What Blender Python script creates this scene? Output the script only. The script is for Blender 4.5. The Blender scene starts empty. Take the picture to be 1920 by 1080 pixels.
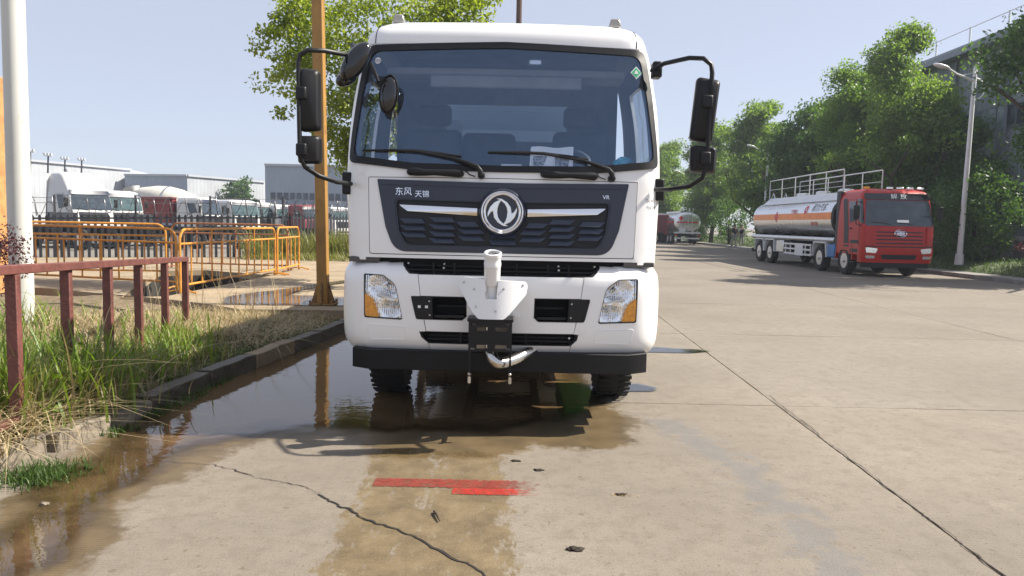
import bpy, bmesh, math, random
import numpy as np
from mathutils import Vector, Matrix, geometry, noise
R = math.radians
random.seed(7)
S = bpy.context.scene
COL = S.collection

# ---------------------------------------------------------------- camera
cam_d = bpy.data.cameras.new('camera'); cam = bpy.data.objects.new('camera', cam_d); COL.objects.link(cam)
cam_d.sensor_width = 36; cam_d.lens = 1420 / 1920 * 36; cam_d.clip_start = .05; cam_d.clip_end = 3000
_P, _R = R(4.87), R(1.2)
_fw = Vector((0, math.cos(_P), -math.sin(_P))); _u0 = Vector((0, math.sin(_P), math.cos(_P)))
_rt = Vector((1, 0, 0)) * math.cos(_R) + _u0 * math.sin(_R); _up = _u0 * math.cos(_R) - Vector((1, 0, 0)) * math.sin(_R)
_m = Matrix((_rt, _up, -_fw)).transposed().to_4x4(); _m.translation = (0, 0, 1.6)
cam.matrix_world = _m
S.camera = cam

# ---------------------------------------------------------------- sky, sun, exposure
SUN_TO = Vector((.98, .16, 1)).normalized()
SUN_EL = math.asin(SUN_TO.z); SUN_AZ = math.atan2(SUN_TO.x, SUN_TO.y)
W = bpy.data.worlds.new('World'); S.world = W; W.use_nodes = True
_n = W.node_tree.nodes; _bg = _n['Background']; _sky = _n.new('ShaderNodeTexSky')
_sky.sky_type = 'NISHITA'; _sky.sun_disc = False; _sky.sun_elevation = SUN_EL; _sky.sun_rotation = SUN_AZ
_sky.air_density = .7; _sky.dust_density = .9; _sky.ozone_density = 1.6; _sky.altitude = 0
_hz = _n.new('ShaderNodeMix'); _hz.data_type = 'RGBA'; _hz.inputs[0].default_value = .8; _hz.inputs[7].default_value = (2.12, 2.2, 2.52, 1)   # even milky haze over the whole sky
W.node_tree.links.new(_sky.outputs[0], _hz.inputs[6]); W.node_tree.links.new(_hz.outputs[2], _bg.inputs[0]); _bg.inputs[1].default_value = .115
_sd = bpy.data.lights.new('sun', 'SUN'); _sd.energy = 4.0; _sd.angle = R(.53); _sd.color = (1, .93, .82)
sun = bpy.data.objects.new('sun', _sd); COL.objects.link(sun)
sun.rotation_euler = SUN_TO.to_track_quat('Z', 'Y').to_euler(); sun.location = SUN_TO * 60
S.view_settings.view_transform = 'Standard'; S.view_settings.look = 'None'; S.view_settings.gamma = 1
S.view_settings.use_curve_mapping = False; S.view_settings.exposure = 1.33
S.cycles.max_bounces = 8; S.cycles.transparent_max_bounces = 16; S.cycles.use_denoising = True
S.cycles.sample_clamp_indirect = 6; S.cycles.caustics_reflective = False; S.cycles.caustics_refractive = False

# ---------------------------------------------------------------- materials
def pm(name, col, rough=.5, metal=0., var=.12, scale=4., bump=0., bscale=40., coat=0., spec=.5, col2=None, spots=0., spotcol=(.1, .06, .04), spotscale=9., stretch=None, island=0., alpha=None):
    m = bpy.data.materials.new(name); m.use_nodes = True
    N = m.node_tree.nodes; L = m.node_tree.links; b = N['Principled BSDF']
    tc = N.new('ShaderNodeTexCoord'); vec = tc.outputs['Object']
    if stretch:
        mp = N.new('ShaderNodeMapping'); mp.inputs['Scale'].default_value = stretch; L.new(vec, mp.inputs[0]); vec = mp.outputs[0]
    nz = N.new('ShaderNodeTexNoise'); nz.inputs['Scale'].default_value = scale; nz.inputs['Detail'].default_value = 6; nz.inputs['Roughness'].default_value = .65
    L.new(vec, nz.inputs['Vector'])
    mx = N.new('ShaderNodeMix'); mx.data_type = 'RGBA'
    c2 = col2 or tuple(max(0, c * (1 - 2.2 * var)) for c in col)
    c1 = tuple(min(1, c * (1 + var)) for c in col) if not col2 else col
    mx.inputs[6].default_value = (*c2, 1); mx.inputs[7].default_value = (*c1, 1)
    rp = N.new('ShaderNodeMapRange'); rp.inputs[1].default_value = .32; rp.inputs[2].default_value = .68
    L.new(nz.outputs[0], rp.inputs[0])
    fac = rp.outputs[0]
    if island > 0:
        ge = N.new('ShaderNodeNewGeometry'); mi = N.new('ShaderNodeMix'); mi.inputs[0].default_value = island
        L.new(fac, mi.inputs[2]); L.new(ge.outputs['Random Per Island'], mi.inputs[3]); fac = mi.outputs[0]
    L.new(fac, mx.inputs[0])
    colout = mx.outputs[2]
    if spots > 0:
        n2 = N.new('ShaderNodeTexNoise'); n2.inputs['Scale'].default_value = spotscale; n2.inputs['Detail'].default_value = 8; n2.inputs['Roughness'].default_value = .7
        L.new(vec, n2.inputs['Vector'])
        r2 = N.new('ShaderNodeMapRange'); r2.inputs[1].default_value = .68 - .3 * spots; r2.inputs[2].default_value = .76 - .28 * spots
        L.new(n2.outputs[0], r2.inputs[0])
        m2 = N.new('ShaderNodeMix'); m2.data_type = 'RGBA'; m2.inputs[7].default_value = (*spotcol, 1)
        L.new(r2.outputs[0], m2.inputs[0]); L.new(colout, m2.inputs[6]); colout = m2.outputs[2]
    L.new(colout, b.inputs['Base Color'])
    rr = N.new('ShaderNodeMapRange'); rr.inputs[3].default_value = max(.02, rough * .85); rr.inputs[4].default_value = min(1, rough * 1.18 + .01)
    L.new(nz.outputs[0], rr.inputs[0]); L.new(rr.outputs[0], b.inputs['Roughness'])
    b.inputs['Metallic'].default_value = metal; b.inputs['Coat Weight'].default_value = coat; b.inputs['Coat Roughness'].default_value = .04
    b.inputs['Specular IOR Level'].default_value = spec
    if bump > 0:
        n3 = N.new('ShaderNodeTexNoise'); n3.inputs['Scale'].default_value = bscale; n3.inputs['Detail'].default_value = 5; L.new(vec, n3.inputs['Vector'])
        bp = N.new('ShaderNodeBump'); bp.inputs['Strength'].default_value = bump; bp.inputs['Distance'].default_value = .02
        L.new(n3.outputs[0], bp.inputs['Height']); L.new(bp.outputs[0], b.inputs['Normal'])
    if alpha is not None: b.inputs['Alpha'].default_value = alpha
    return m

def glass(name, tint=(.5, .6, .75), ior=1.5, rough=.01, dust=.02, gcol=(1, 1, 1)):
    m = bpy.data.materials.new(name); m.use_nodes = True
    N = m.node_tree.nodes; L = m.node_tree.links; N.remove(N['Principled BSDF']); out = N['Material Output']
    tr = N.new('ShaderNodeBsdfTransparent'); tr.inputs[0].default_value = (*tint, 1)
    df = N.new('ShaderNodeBsdfDiffuse'); df.inputs[0].default_value = (.5, .55, .62, 1)
    nz = N.new('ShaderNodeTexNoise'); nz.inputs['Scale'].default_value = 3; nz.inputs['Detail'].default_value = 8
    tc = N.new('ShaderNodeTexCoord'); L.new(tc.outputs['Object'], nz.inputs['Vector'])
    mr = N.new('ShaderNodeMapRange'); mr.inputs[3].default_value = dust * .4; mr.inputs[4].default_value = dust * 1.6; L.new(nz.outputs[0], mr.inputs[0])
    a = N.new('ShaderNodeMixShader'); L.new(mr.outputs[0], a.inputs[0]); L.new(tr.outputs[0], a.inputs[1]); L.new(df.outputs[0], a.inputs[2])
    fr = N.new('ShaderNodeFresnel'); ge = N.new('ShaderNodeNewGeometry'); im = N.new('ShaderNodeMix'); im.inputs[2].default_value = ior; im.inputs[3].default_value = 1 / ior   # a thin pane: the same from both sides
    L.new(ge.outputs['Backfacing'], im.inputs[0]); L.new(im.outputs[0], fr.inputs[0])
    gl = N.new('ShaderNodeBsdfGlossy'); gl.inputs['Roughness'].default_value = rough; gl.inputs[0].default_value = (*gcol, 1)
    b = N.new('ShaderNodeMixShader'); L.new(fr.outputs[0], b.inputs[0]); L.new(a.outputs[0], b.inputs[1]); L.new(gl.outputs[0], b.inputs[2])
    L.new(b.outputs[0], out.inputs[0])
    return m

def leafmat(name, c1, c2, trans=.35, tcol=None):
    m = bpy.data.materials.new(name); m.use_nodes = True
    N = m.node_tree.nodes; L = m.node_tree.links; b = N['Principled BSDF']; out = N['Material Output']
    ge = N.new('ShaderNodeNewGeometry'); nz = N.new('ShaderNodeTexNoise'); nz.inputs['Scale'].default_value = .9; nz.inputs['Detail'].default_value = 3
    L.new(ge.outputs['Position'], nz.inputs['Vector'])
    mi = N.new('ShaderNodeMix'); mi.inputs[0].default_value = .5; L.new(ge.outputs['Random Per Island'], mi.inputs[2])
    rp = N.new('ShaderNodeMapRange'); rp.inputs[1].default_value = .3; rp.inputs[2].default_value = .7; L.new(nz.outputs[0], rp.inputs[0]); L.new(rp.outputs[0], mi.inputs[3])
    mx = N.new('ShaderNodeMix'); mx.data_type = 'RGBA'; mx.inputs[6].default_value = (*c1, 1); mx.inputs[7].default_value = (*c2, 1); L.new(mi.outputs[0], mx.inputs[0])
    L.new(mx.outputs[2], b.inputs['Base Color']); b.inputs['Roughness'].default_value = .45; b.inputs['Specular IOR Level'].default_value = .35
    tl = N.new('ShaderNodeBsdfTranslucent')
    mg = N.new('ShaderNodeMix'); mg.data_type = 'RGBA'; mg.blend_type = 'MULTIPLY'; mg.inputs[0].default_value = 1; mg.inputs[7].default_value = (*(tcol or (1.5, 1.6, .6)), 1)
    L.new(mx.outputs[2], mg.inputs[6]); L.new(mg.outputs[2], tl.inputs[0])
    ms = N.new('ShaderNodeMixShader'); ms.inputs[0].default_value = trans; L.new(b.outputs[0], ms.inputs[1]); L.new(tl.outputs[0], ms.inputs[2]); L.new(ms.outputs[0], out.inputs[0])
    return m

M = {}
M['white'] = pm('white_paint', (.90, .895, .885), .3, coat=.5, var=.012, scale=1.5, spots=.22, spotcol=(.82, .81, .785), spotscale=3.5)
M['whitedirty'] = pm('weathered_white_paint', (.72, .72, .69), .45, var=.05, scale=3, spots=.15, spotcol=(.35, .3, .24))
M['cannonwhite'] = pm('white_enamel', (.84, .84, .84), .25, coat=.5, var=.01)
M['navy'] = pm('dark_grille_plastic', (.020, .026, .048), .32, var=.05, coat=.25)
M['navyd'] = pm('deep_grille_plastic', (.010, .012, .018), .5, var=.1)
M['louver'] = pm('louver_plastic', (.035, .045, .075), .3, var=.05)
M['blackpl'] = pm('black_plastic', (.008, .008, .0095), .45, spec=.35, var=.1, bump=.05, bscale=300)
M['blackgl'] = pm('black_gloss', (.010, .010, .012), .12, var=.05, coat=.5)
M['beam'] = pm('black_painted_steel', (.006, .006, .007), .55, var=.15, spec=.3)
M['dark'] = pm('dark_void', (.004, .004, .005), .9)
M['rubber'] = pm('tyre_rubber', (.016, .016, .016), .8, var=.2, bump=.1, bscale=60)
M['chrome'] = pm('chrome', (.82, .82, .84), .08, metal=1, var=.02)
M['steel'] = pm('stainless_steel', (.62, .60, .57), .22, metal=1, var=.08)
M['alu'] = pm('aluminium', (.66, .66, .67), .3, metal=1, var=.06)
M['reflector'] = pm('headlamp_reflector', (.9, .91, .94), .22, metal=.75, var=.06, scale=30, bump=.35, bscale=60)
def reflector():
    m = pm('headlamp_reflector', (.97, .97, .97), .12, metal=.85, var=.02); N = m.node_tree.nodes; L = m.node_tree.links
    tc = N.new('ShaderNodeTexCoord'); v = N.new('ShaderNodeTexVoronoi'); v.inputs['Scale'].default_value = 40; L.new(tc.outputs['Object'], v.inputs['Vector'])
    w = N.new('ShaderNodeTexWave'); w.inputs['Scale'].default_value = 22; w.inputs['Distortion'].default_value = 1.5; L.new(tc.outputs['Object'], w.inputs['Vector'])
    a = N.new('ShaderNodeMath'); a.operation = 'ADD'; L.new(v.outputs['Distance'], a.inputs[0]); L.new(w.outputs['Fac'], a.inputs[1])
    b = N.new('ShaderNodeBump'); b.inputs['Strength'].default_value = .32; b.inputs['Distance'].default_value = .02; L.new(a.outputs[0], b.inputs['Height']); L.new(b.outputs[0], N['Principled BSDF'].inputs['Normal']); return m
M['reflector'] = reflector()
M['stonewetshade'] = pm('wet_shaded_kerb_stone', (.085, .07, .052), .5, var=.3, scale=6, bump=.4, bscale=30, spots=.3, spotcol=(.04, .045, .03), spotscale=6)  # kerb stone darkened for wet and for lying in shade
M['lens'] = glass('clear_lens', (.97, .98, .99), 1.25, .02, .01)
M['amber'] = pm('amber_lens', (.95, .36, .02), .25, var=.15, scale=40, coat=.6, bump=.3, bscale=70)
M['ws'] = glass('windscreen_glass', (.88, .92, .97), 2.2, .0, .02, (.46, .68, 1))
M['sideglass'] = glass('side_glass', (.65, .72, .78), 1.5)
M['mirrorglass'] = pm('mirror_glass', (.8, .82, .85), .03, metal=1, var=.01)
M['interior'] = pm('cab_interior', (.10, .105, .12), .75, var=.15)
M['liner'] = pm('cab_lining', (.26, .27, .30), .85, var=.1)
M['seat'] = pm('seat_fabric', (.05, .052, .062), .8, var=.2)
M['plastic_wrap'] = pm('seat_wrap', (.25, .27, .3), .15, var=.3, alpha=.18, bump=.6, bscale=8)
M['paper'] = pm('paper', (.9, .9, .9), .8, var=.06, scale=12)
M['bluebag'] = pm('cyan_plastic', (.02, .45, .62), .25, var=.3, scale=12, coat=.4)
M['rust'] = pm('rusty_red_paint', (.155, .052, .042), .6, var=.2, scale=7, spots=.35, spotcol=(.12, .045, .03), bump=.25, bscale=50)
M['orange'] = pm('orange_barrier_paint', (.62, .27, .035), .5, var=.12, scale=6, spots=.3, spotcol=(.3, .13, .06), spotscale=14)
M['orangerust'] = pm('rusted_orange_paint', (.40, .17, .07), .65, var=.2, scale=7, spots=.55, spotcol=(.2, .09, .06), spotscale=12)
M['yellow'] = pm('yellow_pole_paint', (.37, .195, .045), .5, var=.18, scale=2.5, spots=.32, spotcol=(.22, .09, .03), spotscale=6, stretch=(1, 1, .5))
M['polewhite'] = pm('pole_white_paint', (.60, .60, .56), .45, var=.05, scale=2, spots=.12, spotcol=(.42, .38, .3), spotscale=7, stretch=(1, 1, .3))
M['lampgrey'] = pm('lamp_post_paint', (.68, .69, .7), .4, var=.05)
M['fence'] = pm('dark_fence_steel', (.02, .024, .034), .6, var=.15)
M['wire'] = pm('razor_wire', (.13, .13, .14), .4, metal=.6, var=.1)
M['stone'] = pm('kerb_stone', (.22, .185, .14), .85, var=.25, scale=7, bump=.5, bscale=30, spots=.25, spotcol=(.07, .065, .045), spotscale=6)
M['soil'] = pm('soil', (.17, .125, .075), .95, var=.3, scale=8, bump=.6, bscale=25, spots=.4, spotcol=(.26, .21, .12), spotscale=14)
M['pad'] = pm('ochre_concrete', (.31, .24, .155), .85, var=.14, scale=1.2, spots=.3, spotcol=(.25, .2, .13), spotscale=2.4, bump=.15, bscale=40)
M['kerbgrey'] = pm('grey_kerb', (.24, .23, .215), .85, var=.15, scale=5, bump=.3, bscale=30)
M['sheet'] = pm('pale_cladding', (.40, .42, .45), .5, var=.06, scale=.4)
M['sheetblue'] = pm('blue_grey_cladding', (.27, .32, .39), .5, var=.05, scale=.4)
M['clad'] = pm('slate_cladding', (.30, .335, .38), .5, var=.08, scale=.6, stretch=(1, 1, .25))
M['cladtrim'] = pm('slate_trim', (.20, .23, .28), .5, var=.06)
M['winstrip'] = pm('window_pane', (.05, .07, .10), .08, var=.3, scale=.7)
M['winpale'] = pm('pale_pane', (.22, .29, .30), .12, var=.2)
M['cabwhite'] = pm('truck_white', (.60, .60, .59), .35, coat=.4, var=.02)
M['cabred'] = pm('truck_red', (.43, .014, .009), .35, coat=.15, var=.06, spec=.35)
M['darkred'] = pm('dark_red_paint', (.20, .03, .035), .45, var=.12)
M['cabglass'] = pm('dark_windscreen', (.035, .05, .065), .05, var=.2, spec=.8)
M['cabglassg'] = pm('green_windscreen', (.07, .115, .125), .08, var=.2, spec=.6)
M['tankalu'] = pm('polished_tank', (.76, .77, .79), .27, metal=.9, var=.03, scale=.8)
M['orangeband'] = pm('orange_band', (.85, .24, .03), .35, metal=0., var=.1)
M['redmark'] = pm('red_marking', (.62, .03, .03), .4, var=.1)
M['inkgrey'] = pm('grey_lettering', (.10, .11, .13), .5)
M['blue'] = pm('blue_paint', (.02, .16, .42), .4, var=.15)
M['green'] = pm('green_paint', (.06, .48, .03), .4, var=.1)
M['greentank'] = pm('tank_pale_grey', (.62, .66, .68), .4, var=.05)
M['sticker'] = pm('white_sticker', (.8, .8, .8), .5, var=.02)
M['stickergreen'] = pm('green_sticker', (.05, .45, .22), .5, var=.03)
M['signwhite'] = pm('white_letter', (.85, .85, .85), .45, var=.02)
M['bark'] = pm('bark', (.075, .055, .042), .9, var=.3, scale=9, bump=.6, bscale=25)
M['barkpale'] = pm('pale_bark', (.13, .10, .075), .9, var=.3, scale=9, bump=.5, bscale=25)
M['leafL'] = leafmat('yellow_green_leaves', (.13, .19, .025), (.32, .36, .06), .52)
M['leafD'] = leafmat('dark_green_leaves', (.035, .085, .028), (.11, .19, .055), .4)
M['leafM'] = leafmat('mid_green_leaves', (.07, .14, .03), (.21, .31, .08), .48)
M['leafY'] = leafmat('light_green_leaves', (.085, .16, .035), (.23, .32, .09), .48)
M['leafP'] = leafmat('purple_leaves', (.06, .02, .03), (.13, .05, .05), .25, (1.2, .8, .8))
M['grassG'] = leafmat('green_blades', (.08, .15, .022), (.23, .31, .055), .4)
M['grassD'] = leafmat('dry_blades', (.32, .24, .12), (.56, .47, .29), .25, (1.1, 1, .8))
M['grassY'] = leafmat('yellowing_blades', (.10, .13, .025), (.30, .27, .11), .3)
M['grassV'] = leafmat('verge_blades', (.03, .07, .014), (.085, .14, .03), .3)
M['turf'] = pm('turf_soil', (.07, .10, .03), .95, var=.3, scale=3, bump=.6, bscale=25, spots=.3, spotcol=(.12, .11, .05), spotscale=5)
M['wood'] = pm('weathered_pole_wood', (.10, .06, .05), .8, var=.2)
M['skin'] = pm('skin', (.38, .22, .16), .6)
M['clothdark'] = pm('black_cloth', (.015, .016, .022), .85)
M['clothwhite'] = pm('white_cloth', (.6, .6, .6), .85)
M['clothgrey'] = pm('grey_cloth', (.28, .28, .29), .85)
M['hair'] = pm('black_hair', (.012, .01, .01), .6)
M['wallstone'] = pm('low_wall_render', (.20, .17, .18), .9, var=.15, scale=3, bump=.3)
M['crack'] = pm('crack_dark', (.025, .02, .016), .95, var=.3)
M['litter'] = pm('dead_leaf', (.035, .024, .015), .9, var=.3)
M['orangewall'] = pm('orange_weathered_steel', (.55, .27, .10), .6, var=.15, spots=.25, spotcol=(.3, .12, .05))

# ---------------------------------------------------------------- mesh helpers
class MB:
    def __init__(s): s.v = []; s.f = []
    def add(s, vs, fs):
        k = len(s.v); s.v += [tuple(p) for p in vs]; s.f += [tuple(i + k for i in f) for f in fs]; return s
    def box(s, c, d, rot=None, taper=None):
        hx, hy, hz = d[0] / 2, d[1] / 2, d[2] / 2; vs = []
        for z in (-hz, hz):
            t = taper if (taper and z > 0) else 1
            for x, y in ((-hx, -hy), (hx, -hy), (hx, hy), (-hx, hy)):
                p = Vector((x * t, y * t, z))
                if rot is not None: p = rot @ p
                vs.append(p + Vector(c))
        return s.add(vs, [(3, 2, 1, 0), (4, 5, 6, 7), (0, 1, 5, 4), (1, 2, 6, 5), (2, 3, 7, 6), (3, 0, 4, 7)])
    def bb(s, x0, x1, y0, y1, z0, z1): return s.box(((x0 + x1) / 2, (y0 + y1) / 2, (z0 + z1) / 2), (abs(x1 - x0), abs(y1 - y0), abs(z1 - z0)))
    def tube(s, pts, r, n=8, closed=False, caps=True):
        pts = [Vector(p) for p in pts]; m = len(pts); rs = r if isinstance(r, (list, tuple)) else [r] * m
        prev = None; vs = []
        for i, p in enumerate(pts):
            if closed: t = pts[(i + 1) % m] - pts[i - 1]
            else: t = pts[min(i + 1, m - 1)] - pts[max(i - 1, 0)]
            t.normalize()
            if prev is None:
                a = Vector((0, 0, 1)) if abs(t.z) < .9 else Vector((1, 0, 0)); u = t.cross(a).normalized()
            else: u = (prev - t * prev.dot(t)).normalized()
            prev = u; w = t.cross(u)
            for k in range(n):
                a = 2 * math.pi * k / n; vs.append(p + (u * math.cos(a) + w * math.sin(a)) * rs[i])
        fs = []
        for i in range(m if closed else m - 1):
            j = (i + 1) % m
            for k in range(n): fs.append((i * n + k, i * n + (k + 1) % n, j * n + (k + 1) % n, j * n + k))
        if not closed and caps: fs += [tuple(range(n - 1, -1, -1)), tuple((m - 1) * n + k for k in range(n))]
        return s.add(vs, fs)
    def cyl(s, p0, p1, r0, r1=None, n=16): return s.tube([p0, p1], [r0, r0 if r1 is None else r1], n)
    def prism(s, pts, fn, t0, t1):
        """2D outline pts -> solid; fn(a,b,t) -> 3D"""
        n = len(pts); vs = [fn(a, b, t0) for a, b in pts] + [fn(a, b, t1) for a, b in pts]
        return s.add(vs, [tuple(range(n - 1, -1, -1)), tuple(range(n, 2 * n))] + [(i, (i + 1) % n, n + (i + 1) % n, n + i) for i in range(n)])
    def lathe(s, prof, axis0, axisd, n=24, cap=True):
        """prof [(r, t)] round the axis"""
        o = Vector(axis0); d = Vector(axisd).normalized(); a = Vector((0, 0, 1)) if abs(d.z) < .9 else Vector((1, 0, 0)); u = d.cross(a).normalized(); w = d.cross(u); vs = []
        for r, t in prof:
            for k in range(n):
                q = 2 * math.pi * k / n; vs.append(o + d * t + (u * math.cos(q) + w * math.sin(q)) * r)
        fs = [(i * n + k, i * n + (k + 1) % n, (i + 1) * n + (k + 1) % n, (i + 1) * n + k) for i in range(len(prof) - 1) for k in range(n)]
        if cap: fs += [tuple(range(n - 1, -1, -1)), tuple((len(prof) - 1) * n + k for k in range(n))]
        return s.add(vs, fs)
    def loft(s, rings, close=True, caps=True):
        n = len(rings[0]); vs = [p for r in rings for p in r]; fs = []
        for i in range(len(rings) - 1):
            for k in range(n if close else n - 1): fs.append((i * n + k, i * n + (k + 1) % n, (i + 1) * n + (k + 1) % n, (i + 1) * n + k))
        if caps: fs += [tuple(range(n - 1, -1, -1)), tuple((len(rings) - 1) * n + k for k in range(n))]
        return s.add(vs, fs)

def mesh_of(mb, name='mesh', smooth=40, fixn=True):
    me = bpy.data.meshes.new(name); me.from_pydata(mb.v, [], mb.f); me.validate()
    if fixn:
        bm = bmesh.new(); bm.from_mesh(me); bmesh.ops.recalc_face_normals(bm, faces=bm.faces); bm.to_mesh(me); bm.free()
    if smooth:
        me.polygons.foreach_set('use_smooth', [True] * len(me.polygons)); me.set_sharp_from_angle(angle=R(smooth))
    return me

def put(name, mb, mat, parent=None, bevel=0, smooth=40, label=None, cat=None, group=None, kind=None, seg=2, fixn=True, loc=None):
    me = mb if isinstance(mb, bpy.types.Mesh) else mesh_of(mb, name, smooth, fixn)
    o = bpy.data.objects.new(name, me); COL.objects.link(o)
    if mat is not None and not me.materials: me.materials.append(M[mat] if isinstance(mat, str) else mat)
    if parent: o.parent = parent
    if loc: o.location = loc
    if bevel:
        b = o.modifiers.new('bevel', 'BEVEL'); b.width = bevel; b.segments = seg; b.limit_method = 'ANGLE'; b.angle_limit = R(35); b.harden_normals = False
    tag(o, label, cat, group, kind)
    return o

def tag(o, label=None, cat=None, group=None, kind=None):
    if label: o['label'] = label
    if cat: o['category'] = cat
    if group: o['group'] = group
    if kind: o['kind'] = kind
    return o

def thing(name, label, cat, loc=(0, 0, 0), rz=0., group=None):
    o = bpy.data.objects.new(name, None); COL.objects.link(o); o.empty_display_size = .2
    o.location = loc; o.rotation_euler = (0, 0, rz); return tag(o, label, cat, group)

def copy_tree(o, parent=None, skip=()):
    c = o.copy(); COL.objects.link(c); c.parent = parent
    for ch in list(o.children):
        if ch.name.split('.')[0] not in skip: copy_tree(ch, c, skip)
    return c

def rpoly(pts, r, n=5):
    """round the corners of a polygon"""
    out = []; m = len(pts); rs = r if isinstance(r, (list, tuple)) else [r] * m
    for i in range(m):
        p = Vector(pts[i]); a = Vector(pts[i - 1]) - p; b = Vector(pts[(i + 1) % m]) - p
        la, lb = a.length, b.length; a.normalize(); b.normalize()
        ca = max(-1, min(1, a.dot(b))); half = math.acos(ca) / 2
        if rs[i] <= 0 or half > R(88): out.append((p.x, p.y)); continue
        t = min(rs[i] / math.tan(half), la * .48, lb * .48)
        p0, p1 = p + a * t, p + b * t
        for k in range(n + 1):
            s = k / n; q = p0 * (1 - s) ** 2 + p * 2 * s * (1 - s) + p1 * s * s; out.append((q.x, q.y))
    return out

def inside(x, y, poly):
    c = False; j = len(poly) - 1
    for i in range(len(poly)):
        xi, yi = poly[i]; xj, yj = poly[j]
        if (yi > y) != (yj > y) and x < (xj - xi) * (y - yi) / (yj - yi) + xi: c = not c
        j = i
    return c

def sdist(x, y, poly):
    """signed distance, positive inside"""
    best = 1e9; n = len(poly)
    for i in range(n):
        ax, ay = poly[i - 1]; bx, by = poly[i]; dx, dy = bx - ax, by - ay
        t = max(0, min(1, ((x - ax) * dx + (y - ay) * dy) / (dx * dx + dy * dy + 1e-12)))
        best = min(best, (x - ax - t * dx) ** 2 + (y - ay - t * dy) ** 2)
    d = math.sqrt(best); return d if inside(x, y, poly) else -d

def densify(poly, res):
    out = []
    for i in range(len(poly)):
        a, b = poly[i], poly[(i + 1) % len(poly)]; k = max(1, int(math.hypot(b[0] - a[0], b[1] - a[1]) / res + .5))
        for j in range(k): out.append((a[0] + (b[0] - a[0]) * j / k, a[1] + (b[1] - a[1]) * j / k))
    return out

def panel(outline, holes, fn, off=0., thick=.02, res=.08, back=False):
    """curved sheet: a 2D outline with holes laid on fn(u, v, off) with returned edges"""
    loops = [densify(l, res) for l in [outline] + list(holes)]
    P = []; E = []
    for l in loops:
        k = len(P); P += l; E += [(k + i, k + (i + 1) % len(l)) for i in range(len(l))]
    xs = [p[0] for p in outline]; ys = [p[1] for p in outline]
    x0, x1, y0, y1 = min(xs), max(xs), min(ys), max(ys); nx = int((x1 - x0) / res); ny = int((y1 - y0) / res)
    for i in range(1, nx + 1):
        for j in range(1, ny + 1):
            p = (x0 + (i - .5 + .02 * (j % 2)) * (x1 - x0) / max(nx, 1), y0 + (j - .5) * (y1 - y0) / max(ny, 1))
            if inside(*p, outline) and not any(inside(*p, h) for h in holes) and all(min((p[0] - q[0]) ** 2 + (p[1] - q[1]) ** 2 for q in l) > (res * .45) ** 2 for l in loops): P.append(p)
    vs, _, fs, *_ = geometry.delaunay_2d_cdt([Vector(p) for p in P], E, [], 1, 1e-6)
    mb = MB(); k = len(vs); keep = []
    for f in fs:
        cx = sum(vs[i].x for i in f) / len(f); cy = sum(vs[i].y for i in f) / len(f)
        if inside(cx, cy, outline) and not any(inside(cx, cy, h) for h in holes): keep.append(tuple(f))
    mb.add([fn(v.x, v.y, off) for v in vs], keep)
    if back: mb.add([fn(v.x, v.y, off - thick) for v in vs], [tuple(reversed(f)) for f in keep])
    if thick:
        for l in loops:
            n = len(l); mb.add([fn(a, b, off) for a, b in l] + [fn(a, b, off - thick) for a, b in l], [(i, (i + 1) % n, n + (i + 1) % n, n + i) for i in range(n)])
    bm = bmesh.new(); me = bpy.data.meshes.new('panel'); me.from_pydata(mb.v, [], mb.f); bm.from_mesh(me)
    bmesh.ops.remove_doubles(bm, verts=bm.verts, dist=1e-5); bmesh.ops.recalc_face_normals(bm, faces=bm.faces); bm.to_mesh(me); bm.free()
    me.polygons.foreach_set('use_smooth', [True] * len(me.polygons)); me.set_sharp_from_angle(angle=R(38))
    return me

def table(tab, z):
    """smooth interpolation in a table of rows (z, a, b, ...)"""
    if z <= tab[0][0]: return tab[0][1:]
    for i in range(len(tab) - 1):
        if z <= tab[i + 1][0]:
            p1, p2 = tab[i], tab[i + 1]; p0 = tab[max(i - 1, 0)]; p3 = tab[min(i + 2, len(tab) - 1)]; h = p2[0] - p1[0]; t = (z - p1[0]) / h; out = []
            for k in range(1, len(p1)):
                m1 = (p2[k] - p0[k]) / max(p2[0] - p0[0], 1e-6) * h; m2 = (p3[k] - p1[k]) / max(p3[0] - p1[0], 1e-6) * h
                if (p2[k] - p1[k]) == 0: m1 = m2 = 0
                out.append((2 * t**3 - 3 * t**2 + 1) * p1[k] + (t**3 - 2 * t**2 + t) * m1 + (-2 * t**3 + 3 * t**2) * p2[k] + (t**3 - t**2) * m2)
            return out
    return tab[-1][1:]

def wrap(tab, ymax=2.05, th0=.11):
    """surface M(u, z, off): u runs round the plan outline of a cab or bumper; rows (z, half width, depth of the nose, corner radius)"""
    def fn(u, z, off=0.):
        w, d, r = table(tab, z); s = 1 if u >= 0 else -1; u = abs(u)
        a = (w - r * (1 - math.sin(th0))) * th0 / math.sin(th0); k = th0 / a
        xa, ya = math.sin(th0) / k, (1 - math.cos(th0)) / k; la = r * (math.pi / 2 - th0)
        if u <= a: th = k * u; x, y = math.sin(th) / k, (1 - math.cos(th)) / k
        elif u <= a + la: th = th0 + (u - a) / r; x = xa + r * (math.sin(th) - math.sin(th0)); y = ya + r * (math.cos(th0) - math.cos(th))
        else: th = math.pi / 2; x = w; y = ya + r * math.cos(th0) + (u - a - la)
        y = min(y + d, ymax)
        return (s * (x + off * math.sin(th)), y - off * math.cos(th), z)
    return fn

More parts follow.
